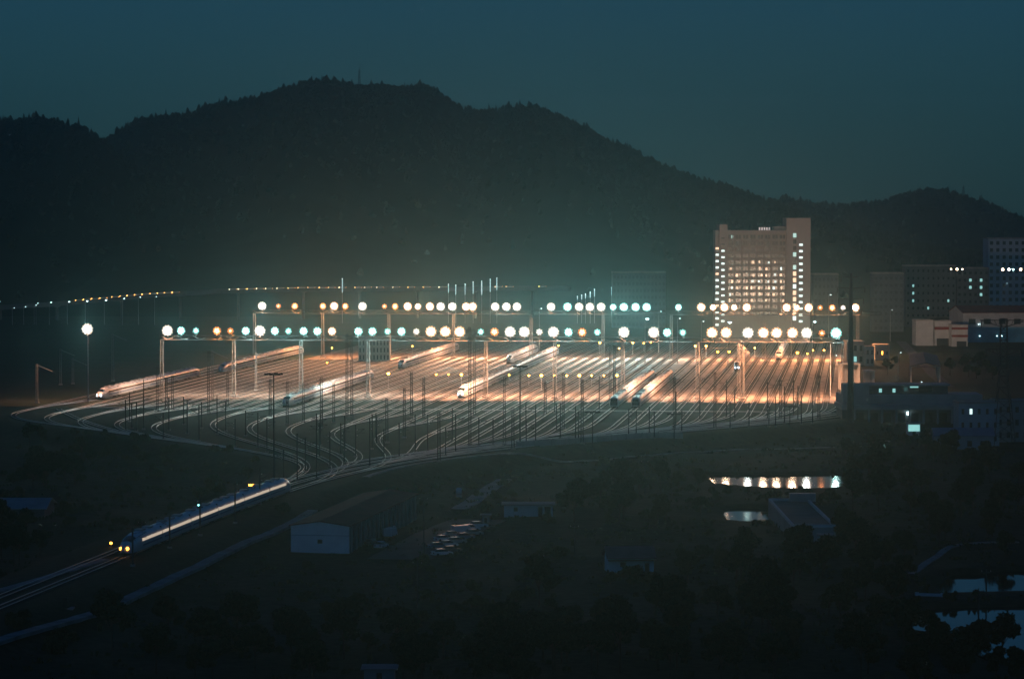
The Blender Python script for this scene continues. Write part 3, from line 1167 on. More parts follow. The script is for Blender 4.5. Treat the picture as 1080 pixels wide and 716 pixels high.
_r = random.Random(5)
for k_ in range(30):
    q_ = _r.uniform(130, 870)
    yb_ = np.interp(q_, [130, 260, 340, 480, 640, 870], [452, 470, 478, 470, 456, 442]) + _r.uniform(-9, 6)
    CMS.append((q_, yb_, yb_ - _r.uniform(28, 40)))
mm = []
for px, yb, yt in CMS:
    p = on(px, yb)
    mm.append(contact_mast(p, max(6.5, at_depth(px, yt, p.y).z - p.z)))
number(mm, 'slim dark overhead line post on the lead tracks, {} from the left', 'overhead line posts in front of the yard')
mm2 = []
for px, yb, yt in LMS:
    p = on(px, yb)
    mm2.append(lattice_mast(p, at_depth(px, yt, p.y).z - p.z))
number(mm2, 'dark lattice overhead line mast between the tracks, {} from the left', 'lattice masts between the yard tracks')
# pale posts at the left
pl = []
for k, (px, yb, yt) in enumerate([(64, 406, 368), (77, 405, 378), (39, 425, 384), (119, 402, 352), (224, 422, 370), (270, 412, 372)]):
    p = at(px, yb, 0)
    h = at_depth(px, yt, p.y).z
    t = thing('lattice_mast', '', 'lattice mast', p, 0)
    b = MB(); b.lattice((0, 0, 0), (0, 0, h), 0.75, 0.6, 0.07, 10, 0.04); b.build('lattice_post', M_COLM, t)
    c = MB(); c.tube((0, 0, h - 0.3), (5.5, 0, h - 2.6), 0.07, n=4); c.build('strut', M_STEEL, t)
    f = MB(); f.cbox((0, 0, 0.15), 1.4, 1.4, 0.6); f.build('footing', M_CONC, t)
    pl.append(t)
number(pl, 'pale lattice post at the left of the yard, {} from the left', 'pale lattice posts at left')


def sag_wire(a, b, sag, r, label, n=12, group=None, name='overhead_wire', cat='wire'):
    a, b = Vector(a), Vector(b)
    m = MB()
    prev = a
    for i in range(1, n + 1):
        t = i / n
        q = a.lerp(b, t) - Vector((0, 0, sag * 4 * t * (1 - t)))
        m.tube(prev, q, r, n=3, cap=False)
        prev = q
    return tag(m.build(name, M_WIRE, None), label, cat, group)


# head-span wires between lattice masts across the tracks
spans = [((220, 436, 372), (366, 440, 372)), ((366, 440, 356), (495.5, 470, 366)), ((495.5, 455, 350), (643.5, 424, 366)), ((648, 424, 366), (779, 420, 366)), ((784, 420, 368), (863.6, 442, 398)),
         ((532, 470, 402), (614, 468, 404)), ((614, 468, 404), (711, 466, 402)), ((711, 466, 402), (754, 452, 396)), ((408, 467, 424), (463, 487, 438)), ((426.5, 462, 412), (532, 470, 402))]
for k, (a, b) in enumerate(spans):
    A, B = on(a[0], a[1]), on(b[0], b[1])
    za, zb = at_depth(a[0], a[2], A.y).z, at_depth(b[0], b[2], B.y).z
    sag_wire((A.x, A.y, za), (B.x, B.y, zb), 0.8, 0.035, f'thin head-span wire strung across the tracks, {ordw(k + 1)} of the spans', group='head-span wires')

# ------------------------------------------------------------------ generic building helpers
def block(name, label, cat, px0, px1, ybase, ytop, depth, m, floors=0, bays=0, wm=None, lit=(), yaw=0.0, roof_over=0.3, ground=True, wsize=(0.5, 0.5), parapet=0.8, group=None, zbase=None):
    """a flat-roofed building whose front face spans px0..px1 and stands on ybase"""
    c = on((px0 + px1) / 2, ybase) if zbase is None else at((px0 + px1) / 2, ybase, zbase)
    k = F / c.y
    w = (px1 - px0) / k
    h = at_depth((px0 + px1) / 2, ytop, c.y).z - c.z
    t = thing(name, label, cat, c, yaw, group)
    b = MB(); b.box(-w / 2, w / 2, 0, depth, -1.0, h); b.build('wall', m, t)
    r = MB()
    r.box(-w / 2 - roof_over, w / 2 + roof_over, -roof_over, depth + roof_over, h + 0.003, h + 0.25)
    if parapet:
        for q in ((-w / 2, w / 2, 0, 0.25), (-w / 2, w / 2, depth - 0.25, depth)):
            r.box(q[0], q[1], q[2], q[3], h + 0.253, h + parapet)
        for q in ((-w / 2, -w / 2 + 0.25), (w / 2 - 0.25, w / 2)):
            r.box(q[0], q[1], 0.253, depth - 0.253, h + 0.253, h + parapet - 0.01)
    r.build('roof', M_CONC, t)
    if floors and bays:
        fh, bw = (h - 0.6) / floors, w / bays
        for i in range(floors):
            for j in range(bays):
                x0 = -w / 2 + bw * (j + 0.5 - wsize[0] / 2)
                z0 = fh * (i + 0.5 - wsize[1] / 2) + 0.2
                mm_ = lit[(i, j)] if (i, j) in lit else (wm or M_WIND)
                wn = MB(); wn.box(x0, x0 + bw * wsize[0], -0.05, 0.06, z0, z0 + fh * wsize[1])
                wn.build('window', mm_, t)
    return t, w, h, k


# ------------------------------------------------------------------ the tall building
Dt = 1675.0
kt = F / Dt
pb = at_depth(805, 362, Dt)
T = thing('tower_block', 'tall pale apartment tower with many lit windows behind the right-hand lights', 'building', (pb.x, Dt, 0), 0)


def tx(px):
    return (px - 805) / kt


def tz(py):
    return at_depth(805, py, Dt).z


core = MB(); core.box(tx(767), tx(829), 1.6, 24, -1, tz(244)); core.build('main_block', M_TOWER, T)
w_ = MB(); w_.box(tx(758.5), tx(767) - 0.003, 0, 24.2, -1, tz(237)); w_.build('side_pier', M_TOWER, T)
w_ = MB(); w_.box(tx(829) + 0.003, tx(854.5), -0.6, 24.4, -1, tz(230)); w_.build('stair_tower', M_TOWER, T)
w_ = MB(); w_.box(tx(817), tx(829), 6, 18, tz(244) + 0.003, tz(239)); w_.build('roof_hut', M_TOWER, T)
w_ = MB(); w_.box(tx(754.5), tx(758.5) - 0.003, 3, 22, -1, tz(243)); w_.build('side_wing', M_TOWER, T)
rb = MB(); rb.box(tx(767), tx(829), 1.0, 1.597, tz(246.5), tz(243)); rb.build('cornice', M_TOWER, T)
fl = 6.72
# vertical piers and floor bands in front of the recessed facade
for i in range(17):
    x0 = tx(767 + 62 * i / 16)
    wd = 0.75 if i % 4 == 0 else (0.42 if i % 2 == 0 else 0.2)
    p_ = MB(); p_.box(x0 - wd / 2, x0 + wd / 2, 0.9 if i % 4 == 0 else 1.15, 1.597, 0, tz(246.6)); p_.build('facade_pier', M_TOWER, T)
mrec = mat('recess_grey', (0.13, 0.12, 0.12), 0.8, 0, 0.1, 0.3)
for f in range(16):
    yb = 246.8 + fl * (f + 1)
    if f in (0, 1):
        continue
    b_ = MB(); b_.box(tx(767) + 0.3, tx(829) - 0.3, 1.3, 1.594, tz(yb), tz(yb - 1.9)); b_.build('floor_band', M_TOWER if f > 1 else mrec, T)
nw = 0
hot = {4: 0.3, 5: 0.5, 6: 0.8, 7: 0.9, 8: 1.0, 9: 0.9, 10: 0.6}
stuff_w = MB()
for f in range(13):
    for b in range(8):
        xa = tx(767 + 62 * (b + 0.14) / 8); xb = tx(767 + 62 * (b + 0.86) / 8)
        y0, y1 = 247.8 + fl * f, 247.8 + fl * f + 4.2
        if f == 12:
            stuff_w.box(xa, xb, 1.50, 1.62, tz(y1), tz(y0)); continue
        o_ = MB(); o_.box(xa, xb, 1.50, 1.62, tz(y1), tz(y0)); wo = o_.build('window', M_WIND, T)
        if random.random() < hot.get(f, 0.06):
            # a lit room behind part of the window
            q0 = random.uniform(0.0, 0.55); q1 = q0 + random.uniform(0.25, 0.45)
            l_ = MB(); l_.box(xa + (xb - xa) * q0, xa + (xb - xa) * q1, 1.46, 1.50 - 0.003, tz(y1 - random.uniform(0, 1.5)), tz(y0 + random.uniform(0.2, 1.4)))
            l_.build('lit_pane', random.choice((M_WINW, M_WINW, M_WINW, M_WINW, M_WINC)) if f > 3 else M_TEALW, wo)
sw = stuff_w.build('window', M_WIND, T); sw['kind'] = 'stuff'
for f in range(14):
    yc = 251.5 + fl * f
    if f >= 1:
        o_ = MB(); o_.box(tx(842.4), tx(846.2), -0.66, -0.597, tz(yc + 1.1), tz(yc - 1.1)); o_.build('stair_window', M_WINC, T)
    o_ = MB(); o_.box(tx(836), tx(839.4), -0.66, -0.597, tz(yc - 1.0), tz(yc - 5.4))
    o_.build('lobby_window', random.choice((M_WIND, M_TEALW)) if f < 6 else random.choice((M_WINC, M_WINW)), T)
    o_ = MB(); o_.box(tx(760.5), tx(764), -0.06, 0.003, tz(yc + 0.6), tz(yc - 1.2)); o_.build('pier_window', M_WINC if f > 1 else M_WIND, T)
    if f >= 1:
        o_ = MB(); o_.box(tx(754.9), tx(758.2), 2.94, 3.003, tz(yc + 5.0), tz(yc + 2.8)); o_.build('balcony_light', M_WINC if random.random() < .8 else M_WINW, T)
sg = MB()
for k in range(5):
    sg.cbox((tx(801 + 2.6 * k), 1.9, tz(241.4)), 0.8, 0.2, 1.5)
sg.build('roof_sign', lamp_mat('roof_sign_glow', (0.8, 0.75, 0.8), 0.35, False), T)

# ------------------------------------------------------------------ buildings on the right
M_WALLD = mat('dusty_white_panel', (0.36, 0.38, 0.38), 0.85, 0, 0.12, 0.3)
M_FAR = mat('far_grey_wall', (0.16, 0.18, 0.18), 0.85, 0, 0.1, 0.2)
block('depot_building', 'pale grey depot building behind the nearer floodlights left of centre', 'building', 378, 411, 381, 357, 14, M_WALLG, 3, 9, wsize=(0.35, 0.6))
block('office_block', 'faint low pale block in the haze behind the cool floodlights', 'building', 646, 702, 346, 288, 18, M_FAR, 8, 14, wsize=(0.55, 0.45), zbase=0, wm=M_DARKWALL)  # windows near wall tone: the haze's fading put into their colour
block('office_block', 'hazy grey block just right of the tall tower', 'building', 858, 884, 352, 290, 16, M_FAR, 8, 6, wsize=(0.5, 0.4), zbase=0, wm=M_DARKWALL)
block('office_block', 'hazy pale block right of the monopole tower', 'building', 921, 953, 350, 289, 18, M_FAR, 8, 6, wsize=(0.5, 0.4), zbase=0, wm=M_DARKWALL)
litA = {(3, 8): M_TEALW, (5, 1): M_TEALW, (4, 1): M_TEALW, (3, 1): M_TEALW, (2, 4): M_TEALW}
block('apartment_block', 'dark apartment block with a column of tiny teal windows', 'building', 955, 1008, 345, 281, 18, M_DARKWALL, 8, 10, lit=litA, wsize=(0.35, 0.35), zbase=0)
litB = {(6, 2): M_TEALW, (6, 4): M_TEALW, (5, 2): M_TEALW, (5, 4): M_TEALW, (4, 4): M_TEALW}
block('apartment_block', 'dark apartment block under the three small roof floodlights', 'building', 1009, 1043, 345, 283.5, 18, M_DARKWALL, 8, 6, lit=litB, wsize=(0.45, 0.4), zbase=0)
block('apartment_block', 'pale tower block at the right edge with rows of square windows', 'building', 1042, 1102, 335, 252, 24, mat('pale_blue_wall', (0.50, 0.55, 0.58), 0.85, 0, 0.06, 0.1), 11, 9, wsize=(0.5, 0.5), zbase=0)
block('warehouse', 'stacked pale cube warehouse at right with a red band', 'building', 966, 984.5, 364.5, 338.5, 16, M_WALLD, 0, 0, parapet=0.5)
t, w, h, k = block('warehouse', 'lower pale warehouse beside the cube with red brown stripes', 'building', 985.5, 1003, 364.5, 339, 12, M_WALLD, 0, 0, parapet=0.4)
s_ = MB(); s_.box(-w / 2, w / 2, -0.3, -0.003, h * 0.66, h * 0.78); s_.build('red_band', M_REDROOF, t)
s_ = MB(); s_.box(-w / 2 + 1.2, w / 2 - 0.6, -0.05, 0.05, 0, h * 0.30); s_.build('loading_door', M_WIND, t)
t, w, h, k = block('annex', 'small stepped pale annex with a red eave right of the cube warehouse', 'building', 1004, 1020.5, 365.5, 343, 12, M_WALLD, 0, 0, parapet=0.3)
for q in (0.45, 0.8):
    s_ = MB(); s_.box(-w / 2 - .2, w / 2 + .2, -0.5, -0.003, h * q, h * (q + 0.1)); s_.build('red_eave', M_REDROOF, t)
s_ = MB(); s_.box(-w / 2 + 2.4, w / 2 - 0.6, -0.05, 0.05, 0, h * 0.25); s_.build('door', M_WIND, t)


def gable(name, label, cat, px0, px1, ybase, yeave, rise, depth, wallm, roofm, yaw=0.0, over=0.5, open_front=False, along='y', group=None):
    c = on((px0 + px1) / 2, ybase)
    k = F / c.y
    w = (px1 - px0) / k
    h = at_depth((px0 + px1) / 2, yeave, c.y).z - c.z
    t = thing(name, label, cat, c, yaw, group)
    if open_front:
        for i in range(5):
            for sx in (-1, 1):
                p_ = MB(); y_ = depth * i / 4
                p_.box(sx * w / 2 - 0.18, sx * w / 2 + 0.18, y_ - 0.18, y_ + 0.18, -1, h - 0.003); p_.build('post', wallm, t)
        tr = MB()
        tr.tube((-w / 2, 0, h), (0, 0, h + rise), 0.16, n=4); tr.tube((w / 2, 0, h), (0, 0, h + rise), 0.16, n=4); tr.tube((-w / 2, -0.02, h - 0.1), (w / 2, -0.02, h - 0.1), 0.12, n=4)
        tr.build('gable_frame', wallm, t)
    else:
        b = MB()
        if along == 'y':
            b.prism([(-w / 2, -1), (w / 2, -1), (w / 2, h), (0, h + rise), (-w / 2, h)], 0, depth)
        else:
            vs = [(-w / 2, 0, -1), (-w / 2, 0, h), (-w / 2, depth / 2, h + rise), (-w / 2, depth, h), (-w / 2, depth, -1)]
            vs += [(w / 2, q[1], q[2]) for q in vs]
            b.add(vs, [(0, 1, 2, 3, 4), (9, 8, 7, 6, 5), (0, 5, 6, 1), (1, 6, 7, 2), (2, 7, 8, 3), (3, 8, 9, 4)])
        b.build('wall', wallm, t)
    r = MB()
    th = 0.18
    e = 0.02
    if along == 'y':
        sl = rise / (w / 2)
        pts = [(-w / 2 - over, h - sl * over + e), (0, h + rise + e), (w / 2 + over, h - sl * over + e), (w / 2 + over, h - sl * over + th + e), (0, h + rise + th + e), (-w / 2 - over, h - sl * over + th + e)]
        r.prism(pts, -over, depth + over)
    else:
        sl = rise / (depth / 2)
        pr = [(-over, h - sl * over + e), (depth / 2, h + rise + e), (depth + over, h - sl * over + e), (depth + over, h - sl * over + th + e), (depth / 2, h + rise + th + e), (-over, h - sl * over + th + e)]
        n = len(pr)
        vs = [(-w / 2 - over, a, b_) for a, b_ in pr] + [(w / 2 + over, a, b_) for a, b_ in pr]
        r.add(vs, [(i, (i + 1) % n, n + (i + 1) % n, n + i) for i in range(n)] + [tuple(range(n)), tuple(range(2 * n - 1, n - 1, -1))])
    r.build('roof', roofm, t)
    return t, w, h, k


# long hall at the right edge: pale upper wall, blue lit lower wall, red roof
t, w, h, k = gable('long_hall', 'long pale hall with a dark red roof and blue lower wall at right edge', 'building', 1015, 1100, 361, 330, 3.2, 34, M_WALLG, M_REDROOF, yaw=0.08, along='x')
s_ = MB(); s_.box(-w / 2 + 2, w / 2 - 0.5, -0.12, -0.003, 0, h * 0.52); s_.build('lower_panel', mat('blue_panel', (0.10, 0.32, 0.42), 0.6, 0, 0.2, 0.2), t)
for j in range(5):
    s_ = MB(); x_ = -w / 2 + 3 + j * 8; s_.box(x_, x_ + 3.6, -0.06, 0.05, h * 0.62, h * 0.8); s_.build('window', M_WIND, t)
for x_, z_ in ((-w / 2 + 8.2, 0.62), (-w / 2 + 9.4, 0.62), (-w / 2 + 8.8, 0.22), (-w / 2 + 18, 0.22), (-w / 2 + 20.5, 0.22)):
    s_ = MB(); s_.lathe((x_, -0.35, h * z_), [(0.05, -0.25), (0.3, -0.12), (0.3, 0.12), (0.05, 0.2)], 6); s_.build('wall_lamp', M_LEDS, t)
block('low_shed', 'low pale roofed shed between the cube warehouse and the long hall', 'building', 978, 1012, 345, 334.5, 10, M_WALLG, 0, 0, parapet=0)

gable('open_shed', 'open-sided shed on pale posts with a brown gable roof at right', 'shed', 961, 991, 408.5, 386.5, 1.3, 100, M_WALLD, M_BROWNROOF, yaw=-0.118, open_front=True, over=0.4)
block('yard_shed', 'pale blue lit service block at the right end of the nearer lights', 'building', 893, 911, 385, 360.5, 14, M_WALLD, 2, 3, wsize=(0.5, 0.5), parapet=0.3, lit={(0, 1): M_TEALW})
block('yard_shed', 'grey service block right of the monopole beside the yard', 'building', 913, 922, 386, 366, 12, M_WALLG, 2, 2, wsize=(0.5, 0.5), parapet=0.3)
block('yard_shed', 'low pale roofed service shed right of the service blocks', 'building', 923, 938, 380, 364, 12, M_WALLD, 1, 3, lit={(0, 1): M_AMB}, wsize=(0.25, 0.25), parapet=0.2)
# pale portal frames at the yard edge
for k_, (a, b, yb, yt) in enumerate(((887.5, 906, 412, 384.5), (914, 921.5, 408, 392.5))):
    p = at((a + b) / 2, yb, 0); kk = F / p.y; wv = (b - a) / kk; hv = at_depth(a, yt, p.y).z
    t = thing('portal_shed', ('pale framed open portal shed at the right edge of the yard', 'small white kiosk right of the portal shed')[k_], 'shed', p, 0)
    for i in range(3):
        for sx in (-1, 1):
            m_ = MB(); m_.box(sx * wv / 2 - 0.3, sx * wv / 2 + 0.3, i * 5 - 0.3, i * 5 + 0.3, -0.5, hv); m_.build('post', M_WALLD, t)
    m_ = MB(); m_.box(-wv / 2 - 0.5, wv / 2 + 0.5, -0.5, 10.5, hv + 0.003, hv + 0.6); m_.build('roof', M_WALLD, t)
    m_ = MB(); m_.box(-wv / 2 + 0.35, wv / 2 - 0.35, 9.9, 10.1, -0.3, hv - 0.02); m_.build('back_wall', M_WALLD if k_ else M_WALLG, t)

# colonnaded control building
c = on(953, 453)
kk = F / c.y
z0 = c.z
t = thing('control_building', 'flat-roofed control building with a row of columns and teal windows', 'building', c, 0)


def bx(px):
    return (px - 953) / kk


def bz(py):
    return at_depth(953, py, c.y).z - z0


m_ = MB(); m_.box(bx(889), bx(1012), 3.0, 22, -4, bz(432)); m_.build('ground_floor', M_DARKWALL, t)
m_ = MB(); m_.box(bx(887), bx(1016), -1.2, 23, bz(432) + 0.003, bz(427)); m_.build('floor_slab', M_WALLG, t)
m_ = MB(); m_.box(bx(889), bx(1040), 8.0, 24, bz(427) + 0.003, bz(417.5)); m_.build('upper_floor', M_WALLG, t)
m_ = MB(); m_.box(bx(889.5), bx(917), 1.0, 7.997, bz(427) + 0.003, bz(405)); m_.build('stair_block', M_WALLG, t)
m_ = MB(); m_.box(bx(917) + .01, bx(1004), 10.0, 22, bz(417.5) + 0.003, bz(408.5)); m_.build('penthouse', M_DARKWALL, t)
m_ = MB(); m_.box(bx(915), bx(1006), 9.0, 23, bz(408.5) + 0.003, bz(407)); m_.build('roof', M_WALLG, t)
for px in (901, 916, 930, 945, 959, 974, 989, 1004):
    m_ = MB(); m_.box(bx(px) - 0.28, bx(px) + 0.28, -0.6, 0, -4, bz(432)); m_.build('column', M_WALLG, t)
for px, py, wv, hv, mt in ((932, 413.5, 3, 4, M_TEALW), (946.5, 413.5, 3, 4, M_TEALW), (959, 412, 4, 4, mat('dim_teal', (0.05, 0.2, 0.2), 0.4, 0, 0, emit=(0.3, 0.8, 0.8), strength=0.06)), (968, 409.8, 9, 1.4, M_TEALW), (980, 412.5, 14, 5, M_WIND), (897, 413, 5, 6, M_WIND), (921, 415, 4, 5, M_WIND)):
    m_ = MB(); yq = 9.94 if px > 918 else 0.94
    m_.box(bx(px) - wv / kk / 2, bx(px) + wv / kk / 2, yq, yq + 0.05, bz(py) - hv / kk / 2, bz(py) + hv / kk / 2); m_.build('window', mt, t)
for px in (908, 923, 937, 952, 966, 981, 996):
    m_ = MB(); m_.box(bx(px) - 1.2, bx(px) + 1.2, 2.93, 2.98, bz(449), bz(436)); m_.build('doorway', M_WIND, t)
m_ = MB(); m_.lathe((bx(958.5), 2.5, bz(436.5)), [(0.1, -0.5), (0.4, -0.3), (0.4, 0.4), (0.1, 0.6)], 6); m_.build('wall_lamp', M_LED, t)

t, w, h, k = block('blue_house', 'pale blue two-storey house with one brightly lit window at right', 'building', 1011, 1054, 470, 425.5, 12, mat('pale_blue_render', (0.34, 0.44, 0.50), 0.85, 0, 0.12, 0.3), 3, 5, wsize=(0.32, 0.4), parapet=0.5, lit={(2, 1): M_WINC})
t, w, h, k = gable('blue_house', 'low blue-roofed house in front of the pale blue house', 'house', 987, 1047, 474, 459, 1.8, 9, mat('pale_blue_render2', (0.32, 0.40, 0.46), 0.85, 0, 0.12, 0.3), mat('blue_tin_roof', (0.16, 0.24, 0.33), 0.55, 0, 0.15, 0.4), along='x', over=0.7)
for j in range(4):
    s_ = MB(); x_ = -w / 2 + 1.5 + j * 3.9; s_.box(x_, x_ + 1.4, -0.05, 0.04, 0.9, 2.6); s_.build('window', M_WIND, t)
block('low_annex', 'long dim annex behind the pylon at the right edge', 'building', 1050, 1095, 466, 424, 12, M_WALLG, 3, 5, wsize=(0.4, 0.45), parapet=0.5)

# lit booth and kiosk in front of the control building
t, w, h, k = block('guard_booth', 'brightly lit teal guard booth below the columns', 'booth', 957, 971, 459, 446.5, 3.5, M_WALLW, 0, 0, parapet=0, roof_over=0.4)
s_ = MB(); s_.box(-w / 2 + .3, w / 2 - .3, -0.05, 0.04, h * 0.35, h * 0.9); s_.build('window', M_TEALW, t)
s_ = MB(); s_.box(-0.5, 0.6, -0.09, -0.053, 0, h * 0.35); s_.build('door', M_WIND, t)
t, w, h, k = block('kiosk', 'tiny kiosk with a lit teal front among the dark trees', 'kiosk', 930, 938, 480, 466, 2.6, M_DARKWALL, 0, 0, parapet=0, roof_over=0.3)
for z_ in (0.2, 0.45, 0.7):
    for x_ in (-0.5, 0.08):
        s_ = MB(); s_.box(x_, x_ + 0.44, -0.06, 0.03, h * z_, h * (z_ + 0.2)); s_.build('window', M_TEALW, t)

# small roof floodlights far right
fr = []
for px, py, sz, c_ in ((1003, 284, 0.55, 'h'), (1009.3, 284, 0.9, 'h'), (1015, 284, 0.5, 'h'), (1057.5, 284.3, 1.0, 'h'), (1064, 284.3, 1.0, 'w'), (1068.5, 284.3, .7, 'c'), (1076.5, 284.3, 1.0, 'h'), (1090, 284.3, 1.0, 'h')):
    Dq = 1900 if px < 1030 else 1850
    p = at_depth(px, py, Dq)
    t = thing('roof_floodlight', '', 'floodlight', (p.x, p.y, p.z), 0)
    b = MB(); b.tube((0, 0.3, -(p.z if px > 1030 else 4)), (0, 0.3, 0), 0.12, n=5); b.build('post', M_STEEL, t)
    hd = put('lamp_head', HM[c_][0], t); hd.scale = (sz * 1.6,) * 3
    put('reflector', HM[c_][1], hd)
    put('bulb', HM[c_][2], hd)
    fr.append((t, px))
number([q for q, px in fr if px < 1030], 'small warm floodlight on the dark apartment roof, {} from the left', 'roof floodlights at right')
number([q for q, px in fr if px > 1030], 'bright floodlight on a post at the right edge, {} from the left', 'post floodlights at the right edge')

# monopole power tower
p = at(897, 446, 0)
t = thing('power_monopole', 'tall dark power pole with short crossarms right of the yard', 'power pole', p, 0)
hp = at_depth(897, 288, p.y).z
b = MB(); b.lathe((0, 0, 0), [(1.15, 0), (1.1, 2), (0.8, hp * 0.6), (0.38, hp)], 10); b.build('pole', M_DARK, t)
for i, z_ in enumerate((hp - 1.5, hp - 5, hp - 8.5, hp - 12)):
    for s in (-1, 1):
        b = MB(); L_ = (3.2, 4.4, 4.0, 3.4)[i]
        b.tube((0, 0, z_), (s * L_, 0, z_ + 0.5), 0.16, 0.07, n=5); b.build('crossarm', M_DARK, t)
        b = MB(); b.lathe((s * L_, 0, z_ - 0.8), [(0.05, -0.6), (0.14, -0.4), (0.14, 0.9), (0.05, 1.2)], 5); b.build('insulator', M_DARK, t)

# lattice pylon
p = on(1058, 470)
t = thing('electricity_pylon', 'dark lattice electricity pylon in front of the houses at right', 'pylon', p, 0)
hp = at_depth(1058, 336, p.y).z - p.z
b = MB(); b.lattice((0, 0, 0), (0, 0, hp * 0.55), 6.5, 2.6, 0.13, 6, 0.09); b.lattice((0, 0, hp * 0.55), (0, 0, hp), 2.6, 1.8, 0.11, 8, 0.08); b.build('body', M_DARK, t)
for z_, L_ in ((hp - 0.5, 7.2), (hp * 0.76, 5.6)):
    for s in (-1, 1):
        b = MB()
        for y_ in (-0.7, 0.7):
            b.tube((0, y_, z_), (s * L_, 0, z_), 0.1, n=4); b.tube((0, y_, z_ - 2.2), (s * L_, 0, z_), 0.08, n=4)
            for k_ in range(1, 5):
                b.tube((s * L_ * k_ / 5, y_ * (1 - k_ / 5), z_), (s * L_ * (k_ - 0.5) / 5, y_, z_ - 2.2 * (1 - (k_ - .5) / 5)), 0.05, n=3)
        b.build('crossarm', M_DARK, t)
        b = MB(); b.lathe((s * L_ * 0.95, 0, z_ - 1.6), [(0.06, -0.6), (0.18, -0.4), (0.18, 1.0), (0.06, 1.5)], 6); b.build('insulator', M_DARK, t)

# ------------------------------------------------------------------ viaduct and traffic behind the yard
VP = [at_depth(-40, 325.5, 2050), at_depth(60, 320, 2050), at_depth(150, 311.5, 2050), at_depth(230, 306.5, 2060), at_depth(320, 304.5, 2070), at_depth(420, 304, 2080), at_depth(520, 303.5, 2090), at_depth(600, 303, 2100)]
vp = catmull([(q.x, q.y) for q in VP], 12)
vz = np.interp(vp[:, 0], [q.x for q in VP], [q.z for q in VP])
t = thing('viaduct', 'long elevated road on piers behind the yard at left', 'viaduct', (vp[0][0], vp[0][1], 0), 0)
dk, pp1, pp2 = MB(), MB(), MB()
o0 = vp[0]


def sweep3(mb, path, zs, d, w, t0, t1):
    a, b = offset(path, d + w / 2), offset(path, d - w / 2)
    vs, fs = [], []
    for i in range(len(path)):
        vs += [(a[i, 0] - o0[0], a[i, 1] - o0[1], zs[i] + t1), (b[i, 0] - o0[0], b[i, 1] - o0[1], zs[i] + t1), (b[i, 0] - o0[0], b[i, 1] - o0[1], zs[i] + t0), (a[i, 0] - o0[0], a[i, 1] - o0[1], zs[i] + t0)]
    for i in range(len(path) - 1):
        k, q = i * 4, i * 4 + 4
        for c in range(4):
            fs.append((k + c, k + (c + 1) % 4, q + (c + 1) % 4, q + c))
    mb.add(vs, fs)


sweep3(dk, vp, vz, 0, 11, -1.8, -0.003); dk.build('deck', M_DARKWALL, t)
sweep3(pp1, vp, vz, -5.3, 0.3, 0, 0.5); pp1.build('parapet', M_DARKWALL, t)
sweep3(pp2, vp, vz, 5.3, 0.3, 0, 0.9); pp2.build('parapet', M_DARKWALL, t)
for i in range(2, len(vp), 3):
    b = MB(); b.lathe((vp[i][0] - o0[0], vp[i][1] - o0[1], 0), [(0.9, -1), (0.9, vz[i] - 2.6), (2.6, vz[i] - 1.81)], 8); b.build('pier', M_DARKWALL, t)


def make_car(body_m, head_m=None, tail_m=None, van=False):
    t = thing('car', '', 'car')
    b = MB()
    if van:
        b.prism([(-2.3, 0.3), (2.3, 0.3), (2.35, 0.9), (2.0, 1.15), (1.5, 1.95), (-2.25, 2.0), (-2.35, 0.6)], -0.88, 0.88)
    else:
        b.prism([(-2.15, 0.3), (2.15, 0.3), (2.2, 0.62), (2.05, 0.78), (1.1, 0.92), (-1.75, 0.95), (-2.15, 0.9)], -0.87, 0.87)
    b.build('body', body_m, t)
    if not van:
        c = MB()
        lo = [(1.05, 0.92), (-1.7, 0.95)]
        vs = [(1.1, -0.8, 0.93), (1.1, 0.8, 0.93), (-1.72, 0.8, 0.955), (-1.72, -0.8, 0.955), (0.35, -0.62, 1.42), (0.35, 0.62, 1.42), (-1.15, 0.62, 1.42), (-1.15, -0.62, 1.42)]
        c.add(vs, [(0, 1, 5, 4), (1, 2, 6, 5), (2, 3, 7, 6), (3, 0, 4, 7)]); c.build('window', M_GLASS, t)
        r = MB(); r.box(-1.2, 0.4, -0.64, 0.64, 1.422, 1.47); r.build('roof', body_m, t)
    else:
        c = MB(); c.add([(2.03, -0.75, 1.16), (2.03, 0.75, 1.16), (1.56, 0.7, 1.88), (1.56, -0.7, 1.88)], [(0, 1, 2, 3)]); c.build('window', M_GLASS, t)
    for sx in (-1.35, 1.35):
        for sy in (-0.8, 0.8):
            w = MB(); w.lathe((sx, sy, 0.32), [(0.32, -0.1), (0.32, 0.1)], 10, 'y'); w.build('wheel', M_RUBBER, t)
    for sy in (-0.6, 0.6):
        if head_m:
            q = MB(); q.lathe((2.15, sy, 0.66), [(0.24, -0.05), (0.22, 0.22)], 8, 'x'); q.build('headlight', head_m, t)
        q = MB(); q.cbox((-2.19, sy, 0.72), 0.12, 0.34, 0.22); q.build('tail_light', tail_m or M_REDROOF, t)
    return t


M_CARS = [mat('car_paint_silver', (0.45, 0.48, 0.5), 0.3, 0.4, 0.05, 1), mat('car_paint_white', (0.7, 0.72, 0.74), 0.3, 0, 0.05, 1), mat('car_paint_grey', (0.12, 0.13, 0.14), 0.3, 0.3, 0.05, 1), mat('car_paint_blue', (0.10, 0.2, 0.32), 0.3, 0.3, 0.05, 1)]
M_TRAF = lamp_mat('traffic_headlight', (1.0, 0.42, 0.10), 16.0, False)
M_TRAFW = lamp_mat('traffic_headlight_white', (1.0, 0.70, 0.40), 12.0, False)
M_TAIL = lamp_mat('traffic_tail', (1.0, 0.30, 0.05), 16.0, False)
trp = [make_car(M_CARS[1], M_TRAF, M_TAIL), make_car(M_CARS[0], M_TRAFW, M_TRAF)]
cum = np.concatenate([[0], np.cumsum(np.linalg.norm(np.diff(vp, axis=0), axis=1))])
used = set()
